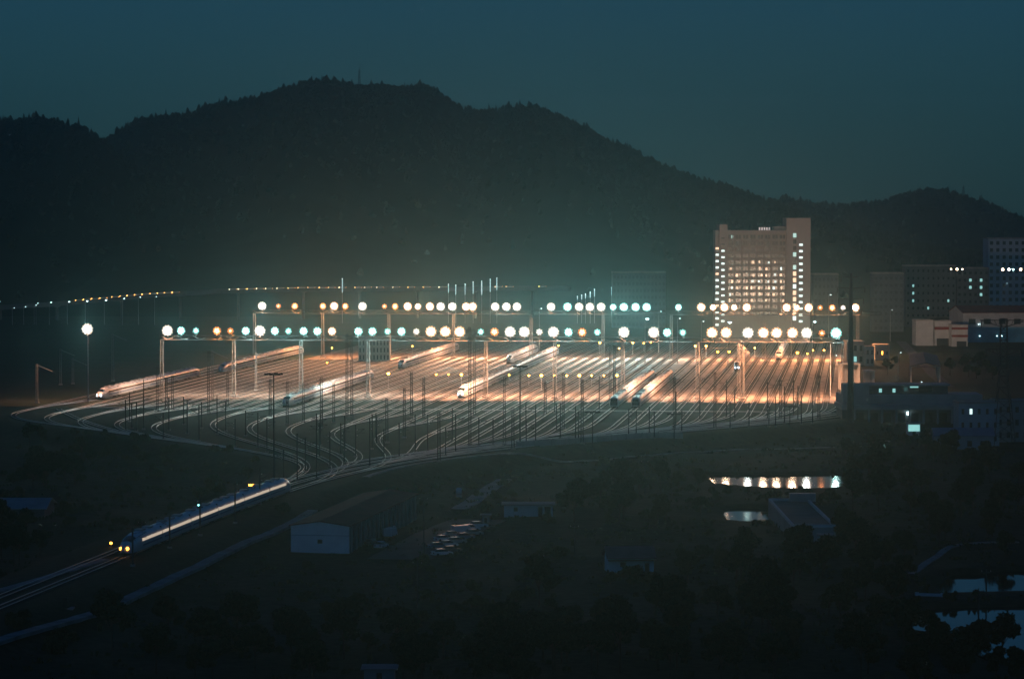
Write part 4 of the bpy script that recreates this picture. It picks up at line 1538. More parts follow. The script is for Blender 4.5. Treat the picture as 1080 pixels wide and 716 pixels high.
tr_objs = []
wanted = []
for a, b, st in ((84, 112, 3.4), (122, 188, 3.4), (246, 292, 3.6), (296, 372, 4.2), (378, 408, 4.6), (418, 470, 6), (526, 548, 4.5), (572, 584, 4.5)):
    q = a
    while q < b:
        wanted.append(q); q += st * random.uniform(2.2, 2.9)
vpx = CX + F * vp[:, 0] / vp[:, 1]
for n_, q in enumerate(wanted):
    s = np.interp(q, vpx, cum)
    X, Y, Z = (np.interp(s, cum, vp[:, 0]), np.interp(s, cum, vp[:, 1]), np.interp(s, cum, vz))
    X2, Y2 = np.interp(s + 2, cum, vp[:, 0]), np.interp(s + 2, cum, vp[:, 1])
    kind = 0 if (q < 240 or random.random() < 0.6) else 1
    o = trp[kind] if kind not in used else copy_tree(trp[kind])
    used.add(kind)
    ang = math.atan2(Y2 - Y, X2 - X)
    o.location = (X, Y - 2.6, Z + 0.003)
    o.rotation_euler = (0, 0, ang + math.pi - 0.5 * 0 + (0.0))
    tr_objs.append(o)
number(tr_objs, 'car with glowing lamps on the elevated road, {} from the left', 'traffic on the elevated road')

# ------------------------------------------------------------------ street lamps in the distance
def street_lamp(p, h, arm=1.2, m=M_LED, tube=0.0, s=1.0):
    t = thing('street_lamp', '', 'street lamp', p, 0)
    b = MB(); b.lathe((0, 0, 0), [(0.18, 0), (0.16, 0.4), (0.07, h)], 6); b.tube((0, 0, h - 0.05), (arm, 0, h + 0.15), 0.05, n=4); b.build('pole', M_STEEL, t)
    g = MB(); g.cbox((arm, 0, h + 0.22), 0.9 * s, 0.35, 0.12); g.build('lamp_hood', M_STEEL, t)
    l = MB(); l.lathe((arm, 0, h + 0.05), [(0.15 * s, -0.22 * s), (0.38 * s, -0.05), (0.38 * s, 0.10)], 6); l.build('lens', m, t)
    return t


sl1 = []
for px, py, s in ((0, 318, .8), (15, 325, .6), (27, 323.5, .6), (38, 322, .6), (40, 320, .7), (54, 319, 1), (73, 318.3, 1.3), (92, 317.6, 1.3), (112, 316.6, 1.4), (131, 315, 1), (148, 313.5, .8), (165, 313, .7)):
    p = at_depth(px, py, 1960)
    sl1.append(street_lamp((p.x - 1.2, p.y, 0), p.z, 1.2, M_LED, s=s))
number(sl1, 'tiny cool street lamp below the elevated road, {} from the left', 'street lamps below the elevated road')
sl2 = []
M_COLUMN = lamp_mat('light_column_glow', (0.60, 0.92, 1.0), 0.9, False)
for px, y0, y1, b in ((480.7, 311, 301, .7), (490.5, 311, 300, .5), (499, 310, 297.5, .7), (508, 311, 297, 1.0), (517, 308, 295, .7), (524, 306, 293.5, .7), (609, 316, 313, .8), (613.5, 316, 311.5, .9), (617.5, 315, 310.5, .8), (622.5, 314, 308.5, .8), (627, 313, 305.5, .7), (645, 312, 303.5, .6), (361, 309, 294.5, .5), (473, 309, 300, .5)):
    pB, pT = at_depth(px, y0, 1990), at_depth(px, y1, 1990)
    t = thing('light_column', '', 'light column', (pB.x, pB.y, 0), 0)
    q = MB(); q.lathe((0, 0, 0), [(0.2, 0), (0.18, 0.5), (0.12, pB.z)], 6); q.build('pole', M_STEEL, t)
    q = MB(); q.lathe((0, 0, 0), [(0.10, pB.z), (0.24 * b + .08, pB.z + 0.2), (0.24 * b + .08, pT.z - 0.2), (0.08, pT.z)], 6); q.build('glowing_tube', M_COLUMN, t)
    q = MB(); q.lathe((0, 0, pT.z), [(0.1, 0), (0.3, 0.1), (0.05, 0.35)], 6); q.build('cap', M_LEDS, t)
    sl2.append(t)
number(sl2, 'glowing pale blue light column behind the far floodlights, {} from the left', 'light columns behind the yard')
sl3 = []
for px, py, D_, s in ((571, 325.5, 1560, .9), (697, 328.5, 1560, 1.), (682.7, 336.3, 1440, 2.4), (769.6, 340, 1400, 2.6), (859.3, 339.5, 1400, 1.8), (823.7, 331.2, 1480, 2.2), (837, 331.2, 1480, 2.2), (717, 336, 1440, .8), (742, 339, 1420, .9), (879, 361.8, 1180, .5), (882, 375, 1300, .5)):
    p = at_depth(px, py, D_)
    sl3.append(street_lamp((p.x - 1.0, p.y, 0), p.z, 1.0, M_LED if px < 800 or px > 850 else M_LENS['h'], s=s * .8))
number(sl3, 'single lamp on a post between the two light bridges, {} from the left', 'lamp posts between the light bridges')
sl4 = []
for px, py, D_, s in ((941, 327, 1700, .8), (876, 311, 1750, 1.0), (1062, 299, 1800, .6), (972, 403, 1150, .5), (950, 372, 1300, .5)):
    p = at_depth(px, py, D_)
    sl4.append(street_lamp((p.x - 1.0, p.y, 0), p.z, 1.0, M_LEDS, s=s))
number(sl4, 'dim cool lamp on a post among the right-hand buildings, {} from the left', 'dim lamps among the buildings at right')

# lights along the departing train's roof line, stood on made-up posts by the track
p = on(212, 541)
t = thing('track_light', 'added post with a bright teal train light beside the curving train', 'signal', p, 0)
hs = at_depth(212, 533.5, p.y).z - p.z
b = MB(); b.lathe((0, 0, 0), [(0.2, 0), (0.08, 0.3), (0.07, hs)], 6); b.build('post', M_DARK, t)
b = MB(); b.cbox((0, 0.1, hs + 0.15), 1.7, 0.3, 0.8); b.build('housing', M_DARK, t)
b = MB(); b.cbox((0, -0.1, hs + 0.15), 1.4, 0.1, 0.5); b.build('lens', lamp_mat('teal_train_light', (0.25, 0.95, 0.9), 6.0), t)
for px_, pb_, pt_, mm_, lb_ in ((266, 524, 512, M_AMB, 'small amber train light on an added post near the rear of the departing train'), (257, 532, 520.5, lamp_mat('blue_train_light', (0.15, 0.45, 1.0), 4.0), 'small blue train light on an added post below the rear of the departing train')):
    p = on(px_, pb_)
    t = thing('track_light', lb_, 'signal', p, 0)
    hs = at_depth(px_, pt_, p.y).z - p.z
    b = MB(); b.lathe((0, 0, 0), [(0.2, 0), (0.08, 0.3), (0.07, hs)], 6); b.build('post', M_DARK, t)
    b = MB(); b.cbox((0, 0.1, hs + 0.15), 1.9, 0.3, 0.6); b.build('housing', M_DARK, t)
    b = MB(); b.cbox((0, -0.1, hs + 0.15), 1.7, 0.1, 0.4); b.build('lens', mm_, t)
p = on(117, 577)
t = thing('track_light', 'small amber signal left of the departing train', 'signal', p, 0)
b = MB(); b.lathe((0, 0, 0), [(0.2, 0), (0.07, 0.3), (0.06, 0.6)], 6); b.build('post', M_DARK, t)
b = MB(); b.lathe((0, 0, 0.85), [(0.1, -0.25), (0.28, -0.1), (0.28, 0.1), (0.1, 0.25)], 8); b.build('lens', M_AMB, t)

# ------------------------------------------------------------------ foreground buildings
# red-roofed warehouse with a white gable
c = on(337.5, 583)
p2 = at(440, 519.5, c.z + 5.6); p1 = at(369, 553, c.z + 5.6)
yawW = -math.atan2(p2.x - p1.x, p2.y - p1.y)
t, w, h, k = gable('goods_shed', 'long goods shed with white gable end and dark red roof', 'shed', 306, 369, 583, 554.5, 0.9, (p2 - p1).length, mat('fresh_white_wall', (0.80, 0.82, 0.83), 0.85, 0, 0.08, 0.35), M_REDROOF, yaw=yawW, over=0.35)
b = MB(); b.box(-0.5, 0.5, -0.06, 0.04, 2.0, 2.8); b.build('vent', M_WIND, t)
b = MB(); b.box(w / 2 + 0.003, w / 2 + 0.06, 0.25, (p2 - p1).length - 0.1, -1, h - 0.12); b.build('side_shade_panel', M_DARKWALL, t)  # dark panel added over the long wall, its shade put into colour
b = MB(); b.box(-w / 2, w / 2, -0.05, -0.003, 3.6, 3.72); b.build('wall_band', M_WALLG, t)
for i in range(16):
    b = MB(); y_ = 1.5 + i * (p2 - p1).length / 16
    b.box(w / 2 + 0.063, w / 2 + 0.35, y_, y_ + 0.45, -1, h - 0.13); b.build('buttress', M_WALLG, t)
    b = MB(); b.box(w / 2 + 0.03, w / 2 + 0.09, y_ + 1.2, y_ + 3.2, 1.4, h - 1.0); b.build('window', M_WIND, t)

t, w, h, k = block('long_cottage', 'long low white cottage with a flat grey roof in the dark field', 'house', 531.5, 583, 544.5, 532.5, 6, M_WALLW, 0, 0, parapet=0, roof_over=0.6)
for x0, x1, z1 in ((0.20 * w, 0.29 * w, 2.2), (0.33 * w, 0.46 * w, 2.3)):
    b = MB(); b.box(x0, x1, -0.05, 0.04, 0.02, min(z1, h - .3)); b.build('doorway', M_WIND, t)
b = MB(); b.box(-0.30 * w, -0.22 * w, -0.05, 0.04, 1.2, 2.1); b.build('window', M_WIND, t)

t, w, h, k = gable('small_house', 'small white house with a reddish roof behind bushes', 'house', 642, 690, 605, 587.5, 1.7, 6.5, mat('teal_white_wall', (0.66, 0.80, 0.82), 0.85, 0, 0.12, 0.4), mat('faded_red_roof', (0.24, 0.12, 0.12), 0.6, 0, 0.2, 0.4), yaw=0.10, along='x', over=0.5)
b = MB(); b.box(-w / 2 + 2.2, -w / 2 + 3.3, -0.05, 0.04, 1.4, 2.3); b.build('window', M_WIND, t)
b = MB(); b.box(w / 2 - 1.8, w / 2 - 0.9, -0.05, 0.04, 0, 2.1); b.build('door', M_WIND, t)
b = MB(); b.box(-w / 2 - 0.3, w / 2 + 0.3, -1.6, -0.1, h - 0.55, h - 0.40); b.build('awning', M_BROWNROOF, t)

# flat-roofed pump house by the pond
cB = on(858.5, 572)
t = thing('pump_house', 'dark flat-roofed pump house with pale parapets beside the pond', 'building', cB, 0)
kk = F / cB.y
hB = at_depth(858, 556, cB.y).z - cB.z
dB = at(858, 528, cB.z + hB).y - at(858, 556, cB.z + hB).y
b = MB(); b.box(-23 / kk, 23 / kk, 0, dB, -1, hB); b.build('wall', M_WALLG, t)
b = MB(); b.box(-23 / kk + 0.5, 23 / kk - 0.5, 0.5, dB - 0.5, hB + 0.003, hB + 0.05); b.build('roof', M_DARKWALL, t)
b = MB()
for q in ((-23 / kk, 23 / kk, 0, 0.45), (-23 / kk, 23 / kk, dB - 0.45, dB)):
    b.box(q[0], q[1], q[2], q[3], hB + 0.003, hB + 0.6)
for q in ((-23 / kk, -23 / kk + .45), (23 / kk - .45, 23 / kk)):
    b.box(q[0], q[1], 0.453, dB - .453, hB + 0.003, hB + 0.59)
b.build('parapet', M_WALLW, t)
b = MB(); b.cbox((3.0, dB - 3, hB + 1.1), 6, 2.2, 1.9); b.build('water_tank', M_GREYROOF, t)
t, w, h, k = block('annex', 'small pale square annex in front of the pump house', 'building', 864, 879, 582, 565, 3, mat('pale_teal_wall', (0.42, 0.58, 0.60), 0.85, 0, 0.1, 0.4), 0, 0, parapet=0, roof_over=0.25)
b = MB(); b.box(-w / 2 + .4, -w / 2 + 1.2, -0.05, 0.04, 0, 2.0); b.build('door', M_WIND, t)

gable('tin_shed', 'grey tin-roofed shed at the left edge', 'shed', -14, 47, 546, 536.5, 1.7, 16, M_DARKWALL, M_GREYROOF, along='x', over=0.6)
t, w, h, k = block('gatehouse', 'small pale gatehouse beside the parked cars', 'booth', 508.5, 516, 552, 543.5, 2.2, M_WALLG, 0, 0, parapet=0, roof_over=0.5)
b = MB(); b.box(-0.3, 0.3, -0.05, 0.04, 0.0, 1.3); b.build('door', M_WIND, t)
p = on(484, 524)
t = thing('water_tank', 'pale round water tank on a low stand beside the ramp', 'tank', p, 0)
b = MB(); b.lathe((0, 0, 0.9), [(0.2, 0), (0.75, 0.05), (0.75, 1.1), (0.4, 1.4), (0.1, 1.45)], 12); b.build('tank', M_WALLW, t, True)
b = MB(); b.cbox((0, 0, 0.44), 1.5, 1.5, 0.9); b.build('stand', M_CONC, t)
t, w, h, k = block('hut', 'pale hut roof at the bottom edge of the view', 'hut', 384, 416, 722, 706, 4, M_WALLG, 0, 0, parapet=0, roof_over=0.5)
b = MB(); b.box(-0.4, 0.4, -0.05, 0.04, 0, 1.8); b.build('door', M_WIND, t)
t, w, h, k = block('hut', 'small grey hut beside the lower left path', 'hut', 62, 75, 655, 643, 2.5, M_WALLG, 0, 0, parapet=0, roof_over=0.3)
b = MB(); b.box(-0.4, 0.4, -0.05, 0.04, 0, 1.7); b.build('door', M_WIND, t)

# parked cars
pc = [make_car(M_CARS[i]) for i in range(4)] + [make_car(M_CARS[1], van=True)]
usedc = set()
cars_ = []
PC = [(468, 571, 1, .5), (478, 567, 0, .5), (487, 563.5, 4, .5), (496, 560, 1, .5), (504, 556.5, 1, .5), (462, 579, 3, .5), (472, 577, 1, .5), (481, 573.5, 0, .5), (466, 586, 1, .45), (476, 583, 2, .4), (490, 569, 3, .5), (499, 565, 0, .5),
      (410, 559, 1, 1.3), (418, 556, 2, 1.3), (402, 578, 1, 1.2), (412, 566, 4, 1.3), (391, 575, 2, 1.3)]
for px, py, kd, a in PC:
    p = on(px, py)
    o = pc[kd] if kd not in usedc else copy_tree(pc[kd])
    usedc.add(kd)
    o.location = (p.x, p.y, max(gz(p.x + dx, p.y + dy) for dx in (-1.5, 0, 1.5) for dy in (-1, 1)) + 0.02)
    o.rotation_euler = (0, 0, a + random.uniform(-0.12, 0.12))
    cars_.append((o, kd))
CN = ['silver', 'white', 'dark grey', 'blue', 'white']
for kd in range(5):
    ob = [o for o, q in cars_ if q == kd]
    number(ob, ('parked ' + CN[kd] + (' van' if kd == 4 else ' car') + ' in the dark lot by the goods shed, {} from the left'), 'vehicles parked by the goods shed', 'van' if kd == 4 else 'car')

# utility poles in the field
up = []
for px, yb, yt in ((440.5, 640, 591), (447, 586, 524), (680, 521, 485), (569, 612, 584), (1040, 640, 600), (1032, 668, 620), (150, 566, 549), (862, 604, 578), (606, 586, 553)):
    p = on(px, yb)
    hh = at_depth(px, yt, p.y).z - p.z
    t = thing('utility_pole', '', 'utility pole', p, random.uniform(-.4, .4))
    b = MB(); b.lathe((0, 0, -0.5), [(0.17, 0), (0.10, hh + 0.5)], 7); b.build('pole', M_DARK, t)
    b = MB(); b.cbox((0, -0.15, hh - 0.5), 1.9, 0.1, 0.12); b.build('crossarm', M_DARK, t)
    for s in (-0.8, 0.8):
        b = MB(); b.lathe((s, -0.15, hh - 0.35), [(0.06, -0.08), (0.07, 0.1), (0.03, 0.18)], 6); b.build('insulator', M_STEEL, t)
    up.append(t)
number(up, 'dark wooden utility pole in the fields, {} from the left', 'utility poles in the fields')

# ------------------------------------------------------------------ paths, roads, walls, ponds
strip('road', catmull([tuple(on(a, b).xy) for a, b in ((-60, 700), (60, 668), (105, 652), (150, 632), (205, 605), (255, 583), (300, 561), (330, 545))], 3), 2.4, M_PATH, 0.22)
strip('path', catmull([tuple(on(a, b).xy) for a, b in ((385, 519), (400, 512), (430, 505), (480, 498), (540, 491), (610, 485), (700, 479), (790, 474), (880, 472))], 3), 1.8, M_PATH, 0.22)
strip('ramp', catmull([tuple(on(a, b).xy) for a, b in ((484, 538), (500, 528), (515, 517), (532, 506))], 3), 4.2, M_PATH, 0.22)
strip('lot', catmull([tuple(on(a, b).xy) for a, b in ((420, 592), (450, 575), (480, 560), (505, 549))], 3), 13, M_ASPH, 0.22)
strip('path', catmull([tuple(on(a, b).xy) for a, b in ((960, 606), (980, 592), (1003, 577), (1030, 573), (1075, 572))], 2.5), 1.6, M_PATH, 0.22)
strip('road', catmull([tuple(on(a, b).xy) for a, b in ((-40, 634), (40, 612), (110, 590))], 3), 2.2, M_PATH, 0.22)
strip('access_road', catmull([gp(1000, 408, 0), gp(985, 395, 0), gp(962, 372, 0), gp(950, 360, 0)], 4), 5, M_ASPH, 0.05)


def wall_along(name, label, cat, pix, h, th, m):
    P = catmull([tuple(on(a, b).xy) for a, b in pix], 3)
    o_ = P[0]
    t_ = thing(name, label, cat, (o_[0], o_[1], gz(*o_)), 0)
    b_ = MB()
    a, b = offset(P, th / 2), offset(P, -th / 2)
    z = ground_z(P[:, 0], P[:, 1]) - gz(*o_)
    vs, fs = [], []
    for i in range(len(P)):
        vs += [(a[i, 0] - o_[0], a[i, 1] - o_[1], z[i] + h), (b[i, 0] - o_[0], b[i, 1] - o_[1], z[i] + h), (b[i, 0] - o_[0], b[i, 1] - o_[1], z[i] - 0.8), (a[i, 0] - o_[0], a[i, 1] - o_[1], z[i] - 0.8)]
    for i in range(len(P) - 1):
        k, q = i * 4, i * 4 + 4
        for c in range(4):
            fs.append((k + c, k + (c + 1) % 4, q + (c + 1) % 4, q + c))
    fs += [(0, 3, 2, 1), tuple(len(vs) - 4 + q for q in range(4))]
    b_.add(vs, fs).build('wall_panel', m, t_)
    c_ = MB()
    for i in range(0, len(P), 2):
        c_ = MB().cbox((P[i, 0] - o_[0], P[i, 1] - o_[1], z[i] + (h + 0.15) / 2 - 0.2), th + 0.16, th + 0.16, h + 0.5)
        c_.build('wall_post', m, t_)
    return t_


wall_along('boundary_wall', 'long grey boundary wall in front of the lead tracks', 'wall', ((545, 484), (600, 480), (660, 476), (720, 473)), 1.7, 0.25, M_WALLG)
wall_along('pond_kerb', 'pale concrete kerb at the near end of the right pond bank', 'kerb', ((967, 628), (994, 629)), 0.5, 0.5, M_WALLW)

wm = bpy.data.materials.new('pond_water')
wm.use_nodes = True
nt = wm.node_tree
bs = nt.nodes['Principled BSDF']
bs.inputs['Base Color'].default_value = (0.008, 0.014, 0.015, 1)
bs.inputs['Roughness'].default_value = 0.05
bs.inputs['IOR'].default_value = 1.33
geo = nt.nodes.new('ShaderNodeNewGeometry')
n1 = nt.nodes.new('ShaderNodeTexNoise'); n1.inputs['Scale'].default_value = 1.6; n1.inputs['Detail'].default_value = 3
bp = nt.nodes.new('ShaderNodeBump'); bp.inputs['Strength'].default_value = 0.05; bp.inputs['Distance'].default_value = 0.05
nt.links.new(geo.outputs['Position'], n1.inputs['Vector']); nt.links.new(n1.outputs['Fac'], bp.inputs['Height']); nt.links.new(bp.outputs['Normal'], bs.inputs['Normal'])
for P in PONDS:
    b = MB(); q = P - P.mean(0); ln = np.linalg.norm(q, axis=1)[:, None]; q = P + q / ln * 1.2
    n = len(q)
    b.add([(a[0], a[1], WATER) for a in q] + [(a[0], a[1], WATER - 0.25) for a in q], [tuple(range(n))] + [(i, n + i, n + (i + 1) % n, (i + 1) % n) for i in range(n)])
    o = b.build('pond_water', wm); o['kind'] = 'structure'
    if o.data.polygons[0].normal.z < 0:
        o.data.flip_normals()

# ------------------------------------------------------------------ trees
def leaf_cloud(n, clumps, size, rg):
    vs = np.zeros((n * 4, 3)); fs = []
    cl = np.array([c for c, r in clumps]); cr = np.array([r for c, r in clumps])
    pick = rg.choice(len(clumps), n, p=cr ** 2 / (cr ** 2).sum())
    d = rg.normal(size=(n, 3)); d /= np.linalg.norm(d, axis=1)[:, None]
    rad = cr[pick] * rg.uniform(0.45, 1.05, n) ** 0.6
    c = cl[pick] + d * rad[:, None] * np.array([1, 1, 0.75])
    u = rg.normal(size=(n, 3)); u /= np.linalg.norm(u, axis=1)[:, None]
    v = np.cross(u, rg.normal(size=(n, 3))); v /= np.linalg.norm(v, axis=1)[:, None]
    s = size * rg.uniform(0.6, 1.3, n)[:, None]
    for k, (a, b) in enumerate(((-1, -0.5), (1, -0.5), (1, 0.5), (-1, 0.5))):
        vs[k::4] = c + u * a * s + v * b * s
    return vs, [(4 * i, 4 * i + 1, 4 * i + 2, 4 * i + 3) for i in range(n)]


def tree_proto(h, seed, m, round_=True):
    rg = np.random.default_rng(seed)
    t = thing('tree', '', 'tree')
    tr = MB(); tr.tube((0, 0, -0.4), (0.1, 0, h * 0.55), 0.22, 0.10, 7)
    cl = [((0, 0, h * 0.7), h * 0.22)]
    for k in range(9):
        a = rg.uniform(0, 2 * math.pi); rr = rg.uniform(0.12, 0.3) * h; z = rg.uniform(0.42, 0.92) * h
        rr *= 1.1 - 0.6 * max(0, z / h - 0.6) / 0.4
        q = (rr * math.cos(a), rr * math.sin(a), z)
        cl.append((q, h * rg.uniform(0.10, 0.19)))
        tr.tube((0.05, 0, h * rg.uniform(0.3, 0.5)), q, 0.08, 0.03, 5, cap=False)
    tr.build('trunk', M_TRUNK, t)
    v, f = leaf_cloud(1700, cl, 0.30 * (h / 8) ** 0.5, rg)
    MB().add(v.tolist(), f).build('crown', m, t)
    return t


TP = [tree_proto(8, 3, M_LEAF), tree_proto(10, 5, M_LEAF), tree_proto(6, 9, M_LEAF2)]


def bush_proto(seed, m):
    rg = np.random.default_rng(seed)
    t = thing('bush', '', 'bush')
    tr = MB()
    cl = []
    for k in range(6):
        a = rg.uniform(0, 6.28); r_ = rg.uniform(0.2, 1.3)
        q = (r_ * math.cos(a), r_ * math.sin(a), rg.uniform(0.5, 1.7)); cl.append((q, rg.uniform(0.5, 0.95)))
        tr.tube((0, 0, -0.2), q, 0.05, 0.02, 4, cap=False)
    tr.build('stem', M_TRUNK, t)
    v, f = leaf_cloud(700, cl, 0.2, rg)
    MB().add(v.tolist(), f).build('crown', m, t)
    return t


BP = [bush_proto(1, M_LEAF), bush_proto(2, M_LEAF2)]
tu = set()


def plant(protos, key, k, px, py, s, sink=0.0):
    p = on(px, py)
    o = protos[k] if (key, k) not in tu else copy_tree(protos[k])
    tu.add((key, k))
    o.location = p - Vector((0, 0, sink))
    o.rotation_euler = (0, 0, random.uniform(0, 6.28))
    o.scale = (s * random.uniform(0.9, 1.15), s * random.uniform(0.9, 1.15), s)
    return o


def clear(px, py, boxes):
    return all(not (a < px < b and c < py < d) for a, b, c, d in boxes)


# belts of trees: (area, count, scale, label, group)
KEEP = [(300, 445, 512, 592), (525, 590, 525, 552), (622, 725, 558, 668), (742, 895, 495, 553), (830, 886, 522, 588), (955, 1080, 600, 660), (452, 520, 548, 592), (378, 425, 548, 584), (60, 300, 555, 670)]
belts = [((600, 660, 524, 560), 7, (0.8, 1.0), 'dark tree in the clump left of the lit pond', 'trees left of the pond'),
         ((660, 745, 500, 560), 8, (0.55, 0.9), 'low tree in the dark field left of the pond', 'trees in the field by the pond'),
         ((890, 1080, 486, 600), 30, (0.8, 1.2), 'dark tree on the slope right of the ponds', 'trees right of the ponds'),
         ((700, 960, 590, 640), 16, (0.7, 1.05), 'dark tree behind the nearest thicket', 'trees behind the nearest thicket'),
         ((560, 960, 640, 730), 34, (0.8, 1.25), 'dark tree in the thicket nearest the view', 'trees in the nearest thicket'),
         ((960, 1090, 676, 740), 14, (0.7, 0.95), 'dark tree in front of the right-hand pond', 'trees in front of the right pond'),
         ((90, 380, 655, 730), 18, (0.7, 1.1), 'dark tree in the bottom left thicket', 'trees at the bottom left'),
         ((0, 90, 545, 600), 7, (0.7, 1.0), 'dark tree near the tin shed at left', 'trees near the tin shed'),
         ((30, 110, 470, 530), 10, (0.8, 1.0), 'dark tree below the left yard curve', 'trees below the left yard curve'),
         ((380, 600, 690, 740), 12, (0.8, 1.1), 'dark tree at the bottom centre', 'trees at the bottom centre'),
         ((880, 1010, 462, 484), 10, (0.5, 0.8), 'dark tree in front of the control building', 'trees before the control building'),
         ((915, 1050, 384, 403), 12, (0.6, 0.9), 'dim tree behind the control building', 'trees behind the control building')]
for area, n, sc, lab, grp in belts:
    objs, tries = [], 0
    while len(objs) < n and tries < 600:
        tries += 1
        px, py = random.uniform(area[0], area[1]), random.uniform(area[2], area[3])
        if not clear(px, py, KEEP) or (py < 405 and (955 < px < 1000)):
            continue
        P = on(px, py)
        if py > 430 and np.min(np.hypot(ALLP[:, 0] - P.x, ALLP[:, 1] - P.y)) < 11:
            continue
        objs.append(plant(TP, 't', random.randrange(3), px, py, random.uniform(*sc)))
    number(objs, lab + ', {} from the left', grp)
bb = [((70, 300, 456, 486), 34, 'bush on the bank below the left-hand track curve', 'bushes below the left track curve'),
      ((0, 330, 448, 556), 46, 'low bush on the dark ground left of the lead tracks', 'bushes left of the lead tracks'),
      ((420, 760, 488, 600), 34, 'low bush in the dark middle field', 'bushes in the middle field'),
      ((300, 640, 596, 690), 30, 'low bush in the dark near field', 'bushes in the near field'),
      ((0, 300, 600, 690), 20, 'low bush beside the lower left road', 'bushes by the lower left road'),
      ((640, 690, 607, 618), 6, 'bush in front of the small white house', 'bushes before the small house'),
      ((740, 890, 517, 530), 12, 'bush on the bank in front of the lit pond', 'bushes on the pond bank'),
      ((960, 1080, 630, 642), 7, 'small bush on the strip between the right ponds', 'bushes between the right ponds'),
      ((950, 1085, 655, 690), 16, 'tall bush at the near shore of the right pond', 'bushes at the near shore')]
for area, n, lab, grp in bb:
    objs, tries = [], 0
    while len(objs) < n and tries < 600:
        tries += 1
        px, py = random.uniform(area[0], area[1]), random.uniform(area[2], area[3])
        if n > 17 and not clear(px, py, KEEP):
            continue
        P = on(px, py)
        if np.min(np.hypot(ALLP[:, 0] - P.x, ALLP[:, 1] - P.y)) < 8 or P.z < WATER + 0.1:
            continue
        objs.append(plant(BP, 'b', random.randrange(2), px, py, random.uniform(0.6, 1.2) if n != 7 else 0.5))
    number(objs, lab + ', {} from the left', grp)

# rough scrub over the low ground
vs, fs = [], []
rg = np.random.default_rng(21)
cnt = 0
N_ = 9000
Xs = rg.uniform(-140, 150, N_); Ys = rg.uniform(430, 1040, N_)
Zs = ground_z(Xs, Ys)
for X, Y, Z in zip(Xs, Ys, Zs):
    if abs(X) > Y * 0.17 or Z > -1.6 or Z < WATER + 0.3:
        continue
    if 0.55 * wob(X * 1.7 + 40, Y * 1.3) < rg.uniform(-0.45, 0.35):
        continue
    hh = rg.uniform(0.25, 0.9)
    for k in range(4):
        a = rg.uniform(0, 3.14); w_ = rg.uniform(0.15, 0.5)
        cx_, cy_ = X + rg.normal() * 0.5, Y + rg.normal() * 0.5
        dx, dy = math.cos(a) * w_, math.sin(a) * w_
        lx, ly = rg.normal() * 0.25, rg.normal() * 0.25
        o_ = len(vs)
        vs += [(cx_ - dx, cy_ - dy, Z - 0.1), (cx_ + dx, cy_ + dy, Z - 0.1), (cx_ + dx * .5 + lx, cy_ + dy * .5 + ly, Z + hh), (cx_ - dx * .5 + lx, cy_ - dy * .5 + ly, Z + hh * .9)]
        fs.append((o_, o_ + 1, o_ + 2, o_ + 3))
o = MB().add(vs, fs).build('scrub', M_LEAF2)
tag(o, 'rough low scrub covering the dark ground below the yard', 'scrub', None, 'stuff')

# ------------------------------------------------------------------ hills
def ridge(pts, D, x0=None, x1=None):
    P = np.array(pts, float)
    X = (P[:, 0] - CX) / F * D
    Hh = H + (HY - P[:, 1]) / F * D
    return X, Hh


RID = [
    ('hill', 3300.0, [(-420, 232), (-300, 222), (-150, 190), (0, 175), (60, 165), (100, 152), (120, 145), (135, 133), (150, 127), (180, 124), (200, 122), (220, 114), (240, 109), (265, 107), (285, 100), (305, 94), (320, 88), (345, 86), (365, 90), (380, 94), (400, 92), (420, 95), (445, 92), (460, 96), (475, 106),
                      (490, 117), (510, 119), (535, 115), (560, 114), (590, 124), (615, 135), (640, 152), (660, 157), (690, 172), (720, 184), (740, 192), (770, 199), (795, 209), (830, 222), (900, 245), (980, 262), (1100, 275), (1500, 285)], 1250, 700),
    ('hill', 2850.0, [(-520, 200), (-300, 160), (-150, 135), (-60, 130), (0, 128), (30, 126), (60, 129), (85, 134), (100, 142), (112, 152), (140, 175), (180, 205), (230, 240), (300, 265), (500, 285), (1500, 295)], 800, 500),
    ('hill', 4000.0, [(300, 255), (600, 235), (740, 222), (800, 216), (815, 212), (830, 210), (850, 214), (870, 216), (890, 217), (910, 215), (930, 213), (945, 208), (960, 204), (975, 200), (1000, 202), (1015, 207), (1040, 215), (1060, 224), (1080, 231), (1150, 245), (1250, 250), (1500, 255)], 1100, 500),
]
hl = ['tallest wooded hill behind the yard', 'wooded hill at the left edge', 'lower wooded hill at the right']
